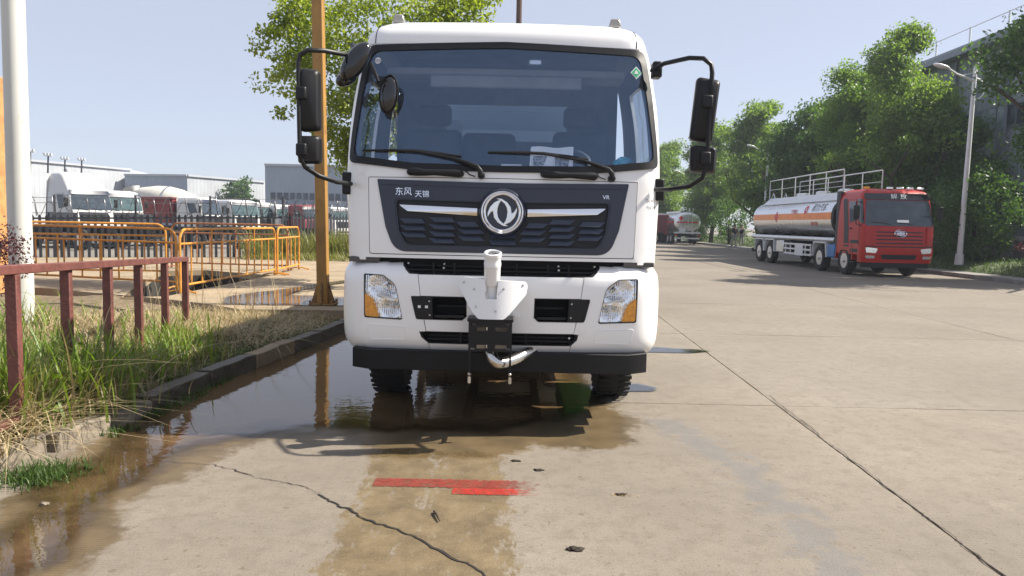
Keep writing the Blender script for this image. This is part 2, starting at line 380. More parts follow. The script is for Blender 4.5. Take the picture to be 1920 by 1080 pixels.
def text_panel(txt, size, fn, off=.004, depth=.004):
    """letters as thin raised shapes; fn(a, b, off)"""
    c = bpy.data.curves.new('lettering', 'FONT'); c.body = txt; c.size = size; c.extrude = depth / 2; c.align_x = 'CENTER'; c.align_y = 'CENTER'; c.resolution_u = 3
    o = bpy.data.objects.new('lettering', c); COL.objects.link(o); bpy.context.view_layer.update()
    me = bpy.data.meshes.new_from_object(o); COL.objects.unlink(o); bpy.data.objects.remove(o)
    for v in me.vertices: v.co = fn(v.co.x, v.co.y, off + v.co.z)
    me.materials.clear()
    return me

def fast_mesh(name, verts, nper, mat, smooth=False):
    """verts (n*nper, 3): n separate faces of nper corners"""
    verts = np.asarray(verts, dtype=np.float32).reshape(-1, 3); nf = len(verts) // nper
    me = bpy.data.meshes.new(name); me.vertices.add(len(verts)); me.vertices.foreach_set('co', verts.ravel())
    me.loops.add(nf * nper); me.loops.foreach_set('vertex_index', np.arange(nf * nper, dtype=np.int32))
    me.polygons.add(nf); me.polygons.foreach_set('loop_start', np.arange(0, nf * nper, nper, dtype=np.int32)); me.polygons.foreach_set('loop_total', np.full(nf, nper, dtype=np.int32))
    me.update(calc_edges=True); me.materials.append(M[mat]); return me
# ---------------------------------------------------------------- ground and road
def concrete():
    m = bpy.data.materials.new('worn_concrete'); m.use_nodes = True
    N = m.node_tree.nodes; L = m.node_tree.links; b = N['Principled BSDF']
    ge = N.new('ShaderNodeNewGeometry'); pos = ge.outputs['Position']
    def nz(scale, det=6, ro=.6, st=None):
        v = pos
        if st: mp = N.new('ShaderNodeMapping'); mp.inputs['Scale'].default_value = st; L.new(pos, mp.inputs[0]); v = mp.outputs[0]
        n = N.new('ShaderNodeTexNoise'); n.inputs['Scale'].default_value = scale; n.inputs['Detail'].default_value = det; n.inputs['Roughness'].default_value = ro; L.new(v, n.inputs['Vector']); return n.outputs[0]
    def mr(x, a, b_, c=0., d=1.):
        r = N.new('ShaderNodeMapRange'); r.inputs[1].default_value = a; r.inputs[2].default_value = b_; r.inputs[3].default_value = c; r.inputs[4].default_value = d; L.new(x, r.inputs[0]); return r.outputs[0]
    def mix(f, a, b_, bt='MIX'):
        x = N.new('ShaderNodeMix'); x.data_type = 'RGBA'; x.blend_type = bt
        for s, v in ((0, f), (6, a), (7, b_)):
            if isinstance(v, (int, float)): x.inputs[s].default_value = v
            elif isinstance(v, tuple): x.inputs[s].default_value = (*v, 1)
            else: L.new(v, x.inputs[s])
        return x.outputs[2]
    def math_(op, a, b_=None):
        x = N.new('ShaderNodeMath'); x.operation = op
        for s, v in ((0, a), (1, b_)):
            if v is None: continue
            if isinstance(v, (int, float)): x.inputs[s].default_value = v
            else: L.new(v, x.inputs[s])
        return x.outputs[0]
    oi = N.new('ShaderNodeObjectInfo')
    c = mix(mr(nz(.45, 4), .3, .7), (.166, .141, .112), (.240, .208, .168))
    c = mix(mr(oi.outputs['Random'], 0, 1, 0, .35), c, (.205, .184, .156))
    c = mix(mr(nz(7, 8, .78), .47, .66, 0, .7), c, (.138, .116, .088))
    c = mix(mr(nz(75, 3, .85), .5, .72, 0, .55), c, (.12, .098, .073))
    c = mix(mr(nz(2.2, 7, .7), .60, .68, 0, .35), c, (.275, .24, .19))
    c = mix(mr(nz(1.1, 5, .6, (.35, 1.6, 1)), .6, .72, 0, .45), c, (.16, .138, .112))
    c = mix(mr(nz(2.5, 7, .75, (5, .22, 1)), .56, .74, 0, .38), c, (.125, .106, .084))
    c = mix(mr(nz(5.5, 4, .6, (1, .8, 1)), .66, .71, 0, .5), c, (.12, .10, .078))
    c = mix(mr(nz(16, 2, .5), .67, .71, 0, .8), c, (.13, .10, .075))
    c = mix(mr(nz(30, 5, .8), .56, .66, 0, .45), c, (.118, .098, .074))
    c = mix(mr(nz(38, 2, .5), .67, .70, 0, .8), c, (.12, .095, .07))
    c = mix(mr(nz(1.6, 8, .8, (3.2, .5, 1)), .55, .72, 0, .35), c, (.15, .124, .094))
    at = N.new('ShaderNodeAttribute'); at.attribute_name = 'wet'; wet = at.outputs['Fac']
    a2 = N.new('ShaderNodeAttribute'); a2.attribute_name = 'damp'; damp = a2.outputs['Fac']
    a3 = N.new('ShaderNodeAttribute'); a3.attribute_name = 'grey'; grey = a3.outputs['Fac']
    edge = math_('MULTIPLY', math_('SUBTRACT', nz(9, 8, .7), .5), 1.5)
    w = mr(math_('ADD', wet, edge), .32, .68)
    dmp = math_('MULTIPLY', mr(math_('ADD', damp, math_('MULTIPLY', math_('SUBTRACT', nz(14, 8, .75, (1, .35, 1)), .5), 3.4)), .38, .75), .8)
    gr = math_('MULTIPLY', mr(math_('ADD', grey, math_('MULTIPLY', math_('SUBTRACT', nz(6, 8, .75), .5), 2.4)), .45, .75), .6)
    c = mix(gr, c, (.13, .127, .125))
    c = mix(dmp, c, mix(mr(nz(4.5, 8, .75), .38, .66), (.085, .056, .02), (.18, .13, .06)))
    c = mix(math_('MULTIPLY', w, .85), c, mix(mr(nz(3, 6), .3, .7), (.062, .041, .016), (.145, .10, .045)))
    L.new(c, b.inputs['Base Color'])
    ro = math_('SUBTRACT', .88, math_('ADD', math_('MULTIPLY', w, .5), math_('MULTIPLY', gr, .3)))
    L.new(math_('SUBTRACT', ro, math_('MULTIPLY', dmp, .2)), b.inputs['Roughness'])
    b.inputs['Specular IOR Level'].default_value = .4
    wv = N.new('ShaderNodeTexWave'); wv.bands_direction = 'Y'; wv.inputs['Scale'].default_value = 14; wv.inputs['Distortion'].default_value = 1.2; wv.inputs['Detail'].default_value = 2; L.new(pos, wv.inputs['Vector'])
    h = math_('ADD', math_('MULTIPLY', wv.outputs[0], .25), math_('ADD', nz(90, 4, .7), math_('MULTIPLY', nz(8, 6), .8)))
    bp = N.new('ShaderNodeBump'); bp.inputs['Strength'].default_value = .35; bp.inputs['Distance'].default_value = .012; L.new(h, bp.inputs['Height'])
    L.new(bp.outputs[0], b.inputs['Normal'])
    return m
M['concrete'] = concrete()

PIT = [(-6.25, 13.6), (-6.1, 19.2), (-8.4, 20.6), (-9.3, 19.9), (-6.9, 13.3)]
FENCE = [(-19.5, 23.0), (-8.6, 28.3), (-5.2, 35.5), (-3.2, 40)]
g = panel([(-900, -60), (900, -60), (900, 1500), (-900, 1500)], [PIT], lambda x, y, o: (x, y, -.06 + o), 0, 0, 900)
M['yard'] = pm('yard_ground', (.20, .18, .155), .9, var=.2, scale=.15, spots=.3, spotcol=(.12, .11, .09), spotscale=.3)
put('ground', g, 'yard', kind='structure')

PUD = [(-3.3, 6.9), (-2.95, 8), (-2.5, 11), (-2.3, 12.3), (.9, 12.3), (1.0, 9), (.9, 7.2), (.78, 6.5), (.5, 6.0), (.1, 5.7), (-.5, 5.6), (-1.2, 5.58), (-1.75, 5.5), (-2.0, 5.15), (-2.05, 4.8), (-2.08, 4.55), (-2.16, 4.1), (-2.1, 3.7), (-1.97, 3.2), (-1.95, 2.4), (-2.6, 2.4), (-2.62, 3.8), (-2.74, 4.35), (-2.72, 5), (-3.1, 5.9)]
WETF = [(-2.9, 7), (-2.0, 5.75), (-1.4, 5.58), (-1.02, 5.3), (-.93, 5.0), (-.5, 5.12), (-.1, 5.08), (.2, 5.33), (.55, 5.27), (.95, 5.5), (1.08, 6.1), (.95, 6.5), (1.05, 7.2), (1.2, 12), (-2.3, 12)]
STRIPE = [(-.92, 5.2), (-.06, 5.2), (.0, 4.4), (.05, 3.3), (.12, 1.6), (-.98, 1.6), (-.86, 3.3), (-.88, 4.4)]
GREY = [(1.0, 6.4), (1.5, 6.3), (1.75, 5.1), (1.8, 3.9), (1.75, 2.4), (1.35, 2.4), (1.4, 4.0), (1.35, 5.0), (1.15, 5.6)]
def smooth01(x): x = max(0., min(1., x)); return x * x * (3 - 2 * x)
def wetness(x, y):
    n = .16 * noise.noise((x * 1.7, y * 1.7, 3)) + .07 * noise.noise((x * 5, y * 5, 9))
    a = sdist(x, y, WETF) + n * .9; b = sdist(x, y, PUD) + .10 + n
    return smooth01(max(a, b) / .22 * .5 + .5)
road = thing('road', None, None); road['kind'] = 'structure'
j1 = lambda y: 2.34 + .030 * (y - 3.4)
j2 = lambda y: 7.65 + .04 * (y - 11.2)
j3 = lambda y: 12.95 + .03 * (y - 11.2)
cols = [(lambda y: -3.7, j1), (j1, j2), (j2, j3), (j3, lambda y: 17.9 if y > 60 else 16.15 + max(0, y - 45) * .1)]
rows = [-4., 2.12, 6.78, 11.35, 15.95, 20.55, 25.2, 29.8, 34.4, 39., 43.6, 48.2, 52.8, 57.4, 62., 70., 80., 95., 120.]
for ci, (fa, fb) in enumerate(cols):
    for ri in range(len(rows) - 1):
        y0, y1 = rows[ri], rows[ri + 1]; near = ri in (1, 2)
        res = {0: .05, 1: .1}.get(ci, .5) if near else (.6 if ri in (0, 3, 4) else 3)
        gap = .007; ny = max(2, int((y1 - y0) / res)); nx = max(2, int(5.4 / res)); vs = []; wet = []; dmp = []; gry = []
        for j in range(ny + 1):
            y = y0 + gap + (y1 - y0 - 2 * gap) * j / ny
            xa = fa(y) + gap + .006 * noise.noise((y * 3, ci, 1)) + .004 * noise.noise((y * 14, ci, 2)); xb = fb(y) - gap - .006 * noise.noise((y * 3, ci + 1, 4)) - .005 * noise.noise((y * 14, ci, 5))
            for i in range(nx + 1):
                x = xa + (xb - xa) * i / nx
                yy = y + (.004 * noise.noise((x * 6, ri, 7)) if j in (0, ny) else 0)
                ed = min(i, nx - i, j, ny - j) == 0
                vs.append((x, yy, .0025 * noise.noise((x * .8, y * .8, ci + ri)) - (.004 if ed else 0)))
                if near and ci < 2:
                    wet.append(wetness(x, y) if x < 1.6 else 0.)
                    s = sdist(x, y, STRIPE); dry = .35 * math.exp(-((x + .47) / .07) ** 2) if y > 4.1 else 0
                    dmp.append(max(0, smooth01(s / .1 * .5 + .5) - dry)); gry.append(smooth01(sdist(x, y, GREY) / .3 * .5 + .5) * .85)
        mb = MB(); mb.v = vs; mb.f = [(j * (nx + 1) + i, j * (nx + 1) + i + 1, (j + 1) * (nx + 1) + i + 1, (j + 1) * (nx + 1) + i) for j in range(ny) for i in range(nx)]
        n0 = len(mb.v); per = [i for i in range(nx + 1)] + [j * (nx + 1) + nx for j in range(1, ny + 1)] + [ny * (nx + 1) + i for i in range(nx - 1, -1, -1)] + [j * (nx + 1) for j in range(ny - 1, 0, -1)]
        mb.v += [(vs[k][0], vs[k][1], -.045) for k in per]; mb.f += [(per[k], per[(k + 1) % len(per)], n0 + (k + 1) % len(per), n0 + k) for k in range(len(per))]
        me = mesh_of(mb, 'slab', 50, fixn=False)
        if wet:
            for nm, dat in (('wet', wet), ('damp', dmp), ('grey', gry)):
                at = me.attributes.new(nm, 'FLOAT', 'POINT'); at.data.foreach_set('value', dat + [0.] * len(per))
        put('slab', me, 'concrete', road)
put('joint_filler', MB().bb(-3.7, 18, -4, 120, -.055, -.03), 'crack', road)

def ribbon(pts, widths, z, seed=0):
    mb = MB(); n = len(pts)
    for i, (x, y) in enumerate(pts):
        a = pts[max(i - 1, 0)]; b = pts[min(i + 1, n - 1)]; dx, dy = b[0] - a[0], b[1] - a[1]; l = math.hypot(dx, dy); w = widths[i]
        mb.v += [(x - dy / l * w, y + dx / l * w, z), (x + dy / l * w, y - dx / l * w, z)]
    mb.f = [(2 * i, 2 * i + 1, 2 * i + 3, 2 * i + 2) for i in range(n - 1)]; return mb
def wiggle(pts, step, amp, seed):
    out = []
    for i in range(len(pts) - 1):
        a, b = pts[i], pts[i + 1]; k = max(1, int(math.hypot(b[0] - a[0], b[1] - a[1]) / step))
        for j in range(k):
            t = j / k; x, y = a[0] + (b[0] - a[0]) * t, a[1] + (b[1] - a[1]) * t
            out.append((x + amp * noise.noise((x * 6, y * 6, seed)) + amp * .6 * noise.noise((x * 22, y * 22, seed)), y + amp * noise.noise((x * 6, y * 6, seed + 5)) + amp * .6 * noise.noise((x * 22, y * 22, seed + 5))))
    return out + [pts[-1]]
cp = wiggle([(-2.3, 4.84), (-1.91, 4.79), (-1.48, 4.53), (-1.25, 4.42), (-1.1, 4.32), (-.93, 4.1), (-.64, 3.86), (-.42, 3.68), (-.12, 3.35), (.2, 2.9), (.3, 2.2)], .025, .03, 3)
cw = [max(.001, .0036 + .004 * noise.noise((p[0] * 5, p[1] * 5, 8)) + .0025 * noise.noise((p[0] * 20, p[1] * 20, 2)) + (.0025 if p[1] < 4.3 else -.001)) for p in cp]
put('crack', ribbon(cp, cw, .0045), 'crack', road, smooth=0)
cp = wiggle([(2.5, 7.2), (2.47, 6.75), (2.45, 6.3), (2.41, 5.6), (2.395, 5.0), (2.37, 4.4), (2.34, 3.5), (2.31, 2.4)], .03, .022, 12)
put('crack', ribbon(cp, [max(.001, .003 + .005 * noise.noise((p[1] * 4, 3, 1))) for p in cp], .0045), 'crack', road, smooth=0)

def painted(name, col, fade, seed):
    m = pm(name, col, .5, var=.12, scale=12); N = m.node_tree.nodes; L = m.node_tree.links; b = N['Principled BSDF']
    ge = N.new('ShaderNodeNewGeometry'); sp = N.new('ShaderNodeSeparateXYZ'); L.new(ge.outputs['Position'], sp.inputs[0])
    n = N.new('ShaderNodeTexNoise'); n.inputs['Scale'].default_value = 15; n.inputs['Detail'].default_value = 9; n.inputs['Roughness'].default_value = .8; mp_ = N.new('ShaderNodeMapping'); mp_.inputs['Scale'].default_value = (1, 1.3, 1); L.new(ge.outputs['Position'], mp_.inputs[0]); L.new(mp_.outputs[0], n.inputs['Vector'])
    r = N.new('ShaderNodeMapRange'); r.inputs[1].default_value = fade[0]; r.inputs[2].default_value = fade[1]; r.inputs[3].default_value = .62; r.inputs[4].default_value = .38; L.new(sp.outputs[0], r.inputs[0])
    a = N.new('ShaderNodeMath'); a.operation = 'SUBTRACT'; L.new(r.outputs[0], a.inputs[0]); L.new(n.outputs[0], a.inputs[1])
    q = N.new('ShaderNodeMapRange'); q.inputs[1].default_value = -.06; q.inputs[2].default_value = .15; q.inputs[4].default_value = .8; L.new(a.outputs[0], q.inputs[0]); L.new(q.outputs[0], b.inputs['Alpha']); return m
def jag(x0, x1, y0, y1, seed):
    k = 60; top = [(x0 + (x1 - x0) * i / k, y1 + .018 * noise.noise((i * .9, seed, 0))) for i in range(k + 1)]; bot = [(x0 + (x1 - x0) * i / k, y0 + .014 * noise.noise((i * .9, seed, 9))) for i in range(k + 1)]
    mb = MB(); mb.v = [(x, y, .0045) for x, y in bot] + [(x, y, .0045) for x, y in top]; mb.f = [(i, i + 1, k + 2 + i, k + 1 + i) for i in range(k)]; return mb
put('paint_mark', jag(-.82, .27, 4.452, 4.60, 2), painted('red_road_paint', (.25, .042, .03), (-.04, .22), 1), road, smooth=0)
put('paint_mark', jag(-.33, .19, 4.345, 4.449, 5), painted('fresh_red_road_paint', (.42, .03, .022), (-.03, .25), 4), road, smooth=0)
put('paint_mark', jag(.62, .86, 4.36, 4.41, 5), painted('ochre_road_paint', (.46, .33, .15), (.5, .8), 4), road, smooth=0)

# ---------------------------------------------------------------- water lying on the concrete
def water(name, tint, mud, mudamt):
    m = bpy.data.materials.new(name); m.use_nodes = True
    N = m.node_tree.nodes; L = m.node_tree.links; N.remove(N['Principled BSDF']); out = N['Material Output']
    at = N.new('ShaderNodeAttribute'); at.attribute_name = 'depth'
    ge = N.new('ShaderNodeNewGeometry')
    n = N.new('ShaderNodeTexNoise'); n.inputs['Scale'].default_value = 5; n.inputs['Detail'].default_value = 8; n.inputs['Roughness'].default_value = .7; L.new(ge.outputs['Position'], n.inputs['Vector'])
    ad = N.new('ShaderNodeMath'); ad.operation = 'MULTIPLY_ADD'; ad.inputs[1].default_value = .5; L.new(n.outputs[0], ad.inputs[0]); L.new(at.outputs['Fac'], ad.inputs[2])
    edge = N.new('ShaderNodeMapRange'); edge.inputs[1].default_value = .24; edge.inputs[2].default_value = .62; L.new(ad.outputs[0], edge.inputs[0])
    dp = N.new('ShaderNodeMapRange'); dp.inputs[1].default_value = .3; dp.inputs[2].default_value = 1.1; dp.inputs[4].default_value = mudamt; L.new(ad.outputs[0], dp.inputs[0])
    tr = N.new('ShaderNodeBsdfTransparent'); tr.inputs[0].default_value = (*tint, 1)
    df = N.new('ShaderNodeBsdfDiffuse'); df.inputs[0].default_value = (*mud, 1)
    a = N.new('ShaderNodeMixShader'); L.new(dp.outputs[0], a.inputs[0]); L.new(tr.outputs[0], a.inputs[1]); L.new(df.outputs[0], a.inputs[2])
    fr = N.new('ShaderNodeFresnel'); fr.inputs[0].default_value = 1.75
    gl = N.new('ShaderNodeBsdfGlossy'); gl.inputs['Roughness'].default_value = .015
    n2 = N.new('ShaderNodeTexNoise'); n2.inputs['Scale'].default_value = 9; n2.inputs['Detail'].default_value = 3; L.new(ge.outputs['Position'], n2.inputs['Vector'])
    bp = N.new('ShaderNodeBump'); bp.inputs['Strength'].default_value = .07; bp.inputs['Distance'].default_value = .02; L.new(n2.outputs[0], bp.inputs['Height']); L.new(bp.outputs[0], gl.inputs['Normal']); L.new(bp.outputs[0], fr.inputs['Normal'])
    b = N.new('ShaderNodeMixShader'); L.new(fr.outputs[0], b.inputs[0]); L.new(a.outputs[0], b.inputs[1]); L.new(gl.outputs[0], b.inputs[2])
    t2 = N.new('ShaderNodeBsdfTransparent')
    c = N.new('ShaderNodeMixShader'); L.new(edge.outputs[0], c.inputs[0]); L.new(t2.outputs[0], c.inputs[1]); L.new(b.outputs[0], c.inputs[2]); L.new(c.outputs[0], out.inputs[0])
    return m
M['water'] = water('muddy_water', (.72, .64, .5), (.19, .12, .058), .8)
M['waterclear'] = water('clear_water', (.8, .78, .74), (.2, .18, .15), .1)
def puddle(poly, z, mat, label, res=.07, soft=.35, wob=.12):
    xs = [p[0] for p in poly]; ys = [p[1] for p in poly]; x0, x1, y0, y1 = min(xs) - .1, max(xs) + .1, min(ys) - .1, max(ys) + .1
    nx, ny = int((x1 - x0) / res), int((y1 - y0) / res); vs = []; dep = []
    for j in range(ny + 1):
        for i in range(nx + 1):
            x, y = x0 + (x1 - x0) * i / nx, y0 + (y1 - y0) * j / ny
            d = sdist(x, y, poly) + wob * noise.noise((x * 2, y * 2, 5)) + wob * .4 * noise.noise((x * 6, y * 6, 1)); vs.append((x, y, z)); dep.append(max(-.5, min(1, d / soft)))
    fs = []; 
    for j in range(ny):
        for i in range(nx):
            q = (j * (nx + 1) + i, j * (nx + 1) + i + 1, (j + 1) * (nx + 1) + i + 1, (j + 1) * (nx + 1) + i)
            if max(dep[k] for k in q) > -.35: fs.append(q)
    me = bpy.data.meshes.new('puddle'); me.from_pydata(vs, [], fs); at = me.attributes.new('depth', 'FLOAT', 'POINT'); at.data.foreach_set('value', dep)
    o = put('puddle', me, mat, kind='structure'); o['label'] = label; return o
puddle(PUD, .008, 'water', 'long muddy puddle along the kerb and under the water truck', .07, .55, .2)
puddle([(1.2, 9.95), (1.9, 10.0), (2.5, 9.85), (2.62, 9.7), (2.3, 9.5), (1.7, 9.5), (1.2, 9.6)], .008, 'waterclear', 'shallow puddle beside the truck at the road joint', .05, .12, .05)
puddle([(.98, 7.5), (1.3, 7.6), (1.5, 7.45), (1.4, 7.25), (1.05, 7.2)], .008, 'waterclear', 'small puddle by the front tyre', .04, .12, .05)

# ---------------------------------------------------------------- kerb on the planted side, soil, concrete pad
KL = [(-2.15, 12.6), (-2.36, 11), (-2.62, 8.6), (-2.84, 6.9), (-2.9, 6.1), (-2.93, 5.5), (-3.05, 4.95), (-3.3, 4.35), (-3.7, 3.6), (-4.3, 2.6)]
def along(pl, s):
    for i in range(len(pl) - 1):
        a, b = Vector(pl[i]), Vector(pl[i + 1]); l = (b - a).length
        if s <= l or i == len(pl) - 2: return a + (b - a) * (s / l), (b - a).normalized()
        s -= l
kerb = thing('kerb', None, None); kerb['kind'] = 'structure'
s = 0.; rk = random.Random(4); i = 0
while s < 11.2:
    p, t = along(KL, s + .4); near = p.y < 5.9
    ln = rk.uniform(.42, .6) if near else rk.uniform(.85, 1.05)
    p, t = along(KL, s + ln / 2); nrm = Vector((t.y, -t.x)) * -1
    hgt = rk.uniform(.10, .15) if near else rk.uniform(.14, .165); wd = rk.uniform(.16, .24) if near else .15
    mb = MB(); rot = Matrix.Rotation(math.atan2(t.y, t.x) + rk.uniform(-.05, .05) * (3 if near else .5), 3, 'Z') @ Matrix.Rotation(rk.uniform(-.06, .06) * (2 if near else .4), 3, 'X')
    nx, ny, nzz = 6, 3, 3; rings = []
    mb.box((0, 0, 0), (ln - (.03 if near else .012), wd, hgt + .12))
    bm = bmesh.new(); me = mesh_of(mb, 'kerbstone', 0); bm.from_mesh(me)
    bmesh.ops.subdivide_edges(bm, edges=bm.edges[:], cuts=4, use_grid_fill=True)
    for v in bm.verts:
        rough = .03 if near else .012
        v.co += Vector((noise.noise((v.co.x * 4 + i * 9, v.co.y * 4, v.co.z * 4)), noise.noise((v.co.x * 4, v.co.y * 4 + i * 7, v.co.z * 4)), noise.noise((v.co.x * 5, v.co.y * 4, v.co.z * 4 + i * 5)))) * rough
    bm.to_mesh(me); bm.free(); me.polygons.foreach_set('use_smooth', [True] * len(me.polygons)); me.set_sharp_from_angle(angle=R(50))
    o = put('kerbstone', me, 'pad' if 7.9 < p.y < 8.7 else ('stone' if near else 'stonewetshade'), kerb, bevel=.02 if near else .008)
    o.location = (p.x - wd / 2, p.y, (hgt - .12) / 2); o.rotation_euler = rot.to_euler()
    s += ln; i += 1
def kerbx(y):
    for i in range(len(KL) - 1):
        if KL[i][1] >= y >= KL[i + 1][1]:
            t = (KL[i][1] - y) / (KL[i][1] - KL[i + 1][1]); return KL[i][0] + (KL[i + 1][0] - KL[i][0]) * t
    return KL[-1][0] if y < 3 else KL[0][0]
def soil_z(x, y):
    d = max(0, kerbx(y) - .14 - x)
    return min(.12 + .10 * smooth01(d / 1.2), .3) - .02 + .05 * noise.noise((x * .8, y * .8, 2)) * min(1, d) - .13 * smooth01((y - 9.2) / 2.2) * smooth01((y - x * 0 - 9) / 1) * (1 if x > -6.2 else max(0, 1 - (-6.2 - x))) + .02 * noise.noise((x * 3, y * 3, 2)) - max(0, d - 2) * .015
mb = MB(); ny, nx = 90, 70
for j in range(ny + 1):
    y = 1.6 + (13.6 - 1.6) * j / ny; xa = kerbx(y) - .1
    for i in range(nx + 1):
        x = xa - 12 * (i / nx) ** 1.6; mb.v.append((x, y, soil_z(x, y)))
mb.f = [(j * (nx + 1) + i + 1, j * (nx + 1) + i, (j + 1) * (nx + 1) + i, (j + 1) * (nx + 1) + i + 1) for j in range(ny) for i in range(nx)]
o = put('verge_soil', mb, 'soil', kind='structure', fixn=False)
PAD = [(-2.3, 12.0), (-4.3, 11.9), (-5.2, 12.6), (-6.1, 13.2), (-9, 14.6), (-14.5, 16.5), (-19, 20), (-19, 23.5), (-8.8, 28.6), (-5.5, 35), (-2.0, 35), (-2.1, 20)]
put('concrete_pad', panel(PAD, [PIT], lambda x, y, o: (x, y, .16 + o + .006 * noise.noise((x * .7, y * .7, 1))), 0, .14, .8), 'pad', kind='structure')
mb = MB(); n = len(PIT); mb.add([(x, y, .02) for x, y in PIT] + [(x, y, -2.6) for x, y in PIT], [(i, (i + 1) % n, n + (i + 1) % n, n + i) for i in range(n)]); M['pitwall'] = pm('shaded_pit_wall', (.035, .03, .025), .8, var=.3, scale=2); put('pit_wall', mb, 'pitwall', kind='structure')  # pit walls coloured near-black to stand in for the shade inside
mb = MB(); ed = [(-2.32, 12.02), (-4.3, 11.92), (-5.2, 12.62), (-6.1, 13.22), (-6.9, 13.4)]; mb.add([(x, y, .03) for x, y in ed] + [(x, y, -.1) for x, y in ed], [(i, i + 1, 6 + i, 5 + i) for i in range(4)]); put('pad_footing', mb, 'pitwall', kind='structure')
mb = MB(); mb.prism(PIT, lambda a, b, t: (a, b, t), -2.75, -2.6); put('pit_floor', mb, 'dark', kind='structure')
puddle([(-4.75, 12.35), (-5.2, 13.6), (-5.1, 14.3), (-4.6, 15.6), (-4.2, 17.6), (-3.9, 18.2), (-3.75, 17.2), (-4.2, 15.2), (-4.1, 14.2), (-3.0, 14.1), (-2.5, 13.6), (-2.4, 12.6), (-3.6, 12.5)], .174, 'water', 'shallow puddle on the ochre concrete pad round the yellow post', .1, .25, .12)
# ---------------------------------------------------------------- the white water truck
TX, TY = -.085, 5.7
truck = thing('water_truck', 'white water truck with a water cannon on its bumper, facing the camera', 'truck', (TX, TY, 0))
CABT = [(1.25, 1.21, .07, .20), (1.6, 1.222, .075, .20), (1.95, 1.232, .095, .19), (2.02, 1.232, .105, .19), (2.3, 1.222, .16, .18), (2.6, 1.198, .23, .17), (2.9, 1.15, .305, .16), (2.99, 1.128, .33, .16)]
ROOFT = [(2.985, 1.129, .325, .16), (3.06, 1.108, .335, .17), (3.12, 1.075, .365, .19), (3.165, 1.02, .42, .22), (3.195, .92, .53, .26), (3.21, .78, .72, .3)]
CM = wrap(CABT); RM = wrap(ROOFT)
BUMPT = [(.585, 1.19, .10, .26), (.62, 1.215, .05, .26), (.68, 1.238, .015, .26), (.8, 1.25, 0, .27), (1.0, 1.252, 0, .27), (1.15, 1.248, .006, .27), (1.2, 1.243, .016, .27), (1.25, 1.232, .055, .27), (1.285, 1.205, .12, .27), (1.30, 1.17, .19, .27)]
BM_ = wrap(BUMPT, 1.1)
# windscreen opening
WS = rpoly([(-1.07, 2.945), (0, 2.975), (1.07, 2.945), (1.125, 2.6), (1.175, 2.2), (1.185, 2.075), (.7, 2.022), (0, 2.012), (-.7, 2.022), (-1.185, 2.075), (-1.175, 2.2), (-1.125, 2.6)], [.1, 0, .1, 0, 0, .12, 0, 0, 0, .12, 0, 0], 7)
def grow(poly, k):
    c = Vector((sum(p[0] for p in poly) / len(poly), sum(p[1] for p in poly) / len(poly)))
    return [(p[0] + k * (1 if p[0] > c.x else -1) * min(1, abs(p[0] - c.x) / .9), p[1] + k * (1 if p[1] > c.y else -1) * min(1, abs(p[1] - c.y) / .35)) for p in poly]
HOOD = rpoly([(-1.035, 1.935), (0, 1.94), (1.035, 1.935), (1.02, 1.345), (-1.02, 1.345)], [.01, 0, .01, .02, .02], 3)
SW = [rpoly([(s * 1.58, 2.08), (s * 1.62, 2.78), (s * 2.25, 2.80), (s * 2.25, 2.08)], .06, 4) for s in (-1, 1)]
UMAX = 3.05
shell = rpoly([(-UMAX, 1.30), (-1.05, 1.30), (-1.05, 1.32), (1.05, 1.32), (1.05, 1.30), (UMAX, 1.30), (UMAX, 2.985), (-UMAX, 2.985)], 0)
put('cab_shell', panel(shell, [WS, HOOD] + SW, CM, 0, .03, .085), 'white', truck)
put('cab_lining', panel(rpoly([(-UMAX, 1.36), (UMAX, 1.36), (UMAX, 2.98), (-UMAX, 2.98)], 0), [grow(WS, .03), grow(HOOD, .04)] + [grow(w, 0) for w in SW], CM, -.035, 0, .1), 'liner', truck)
# roof
mb = MB(); rings = []
zs = [2.985, 3.0, 3.03, 3.06, 3.09, 3.12, 3.145, 3.165, 3.18, 3.195, 3.204, 3.21]
for z in zs: rings.append([RM(u, z, 0) for u in [-3.6 + 7.2 * k / 120 for k in range(121)]])
mb.loft(rings, close=False, caps=False)
mb.f.append(tuple(range((len(zs) - 1) * 121, len(zs) * 121)))
roof = put('roof', mb, 'white', truck, smooth=50)
for sx in (-.872, .872):
    d = MB(); d.box((sx, .58, 3.225), (.105, .08, .07), taper=.65); put('roof_marker_lamp', d, pm('lamp_smoke', (.3, .29, .27), .2, var=.1, coat=.5) if sx < 0 else bpy.data.materials['lamp_smoke'], roof, bevel=.012)
for sx in (-1, 1):
    put('roof_seam', MB().tube([RM(sx * 1.03, z, .001) for z in (2.99, 3.03, 3.06, 3.1, 3.13, 3.16, 3.185)], .004, 5), 'blackpl', roof)
# rear wall with window
rw = MB(); rw.bb(-1.1, 1.1, 2.0, 2.05, 1.4, 2.42); rw.bb(-1.1, 1.1, 2.0, 2.05, 2.78, 3.16); rw.bb(-1.1, -.6, 2.0, 2.05, 2.42, 2.78); rw.bb(.6, 1.1, 2.0, 2.05, 2.42, 2.78)
put('cab_rear_wall', rw, 'liner', truck)
put('rear_window', MB().bb(-.6, .6, 2.02, 2.028, 2.42, 2.78), 'sideglass', truck)
put('cab_floor', MB().bb(-1.15, 1.15, .35, 2.03, 1.36, 1.44), 'interior', truck)
put('headliner', MB().bb(-1.0, 1.0, .6, 2.0, 3.08, 3.11), 'liner', truck)
sh = MB(); sh.bb(-.98, .98, .62, 1.0, 2.80, 2.86); sh.bb(-.62, .62, .60, .64, 2.70, 2.80); put('overhead_shelf', sh, 'liner', truck, bevel=.015)
# side glass
for s in SW: put('side_window', panel(grow(s, .01), [], CM, -.015, 0, .2), 'sideglass', truck)
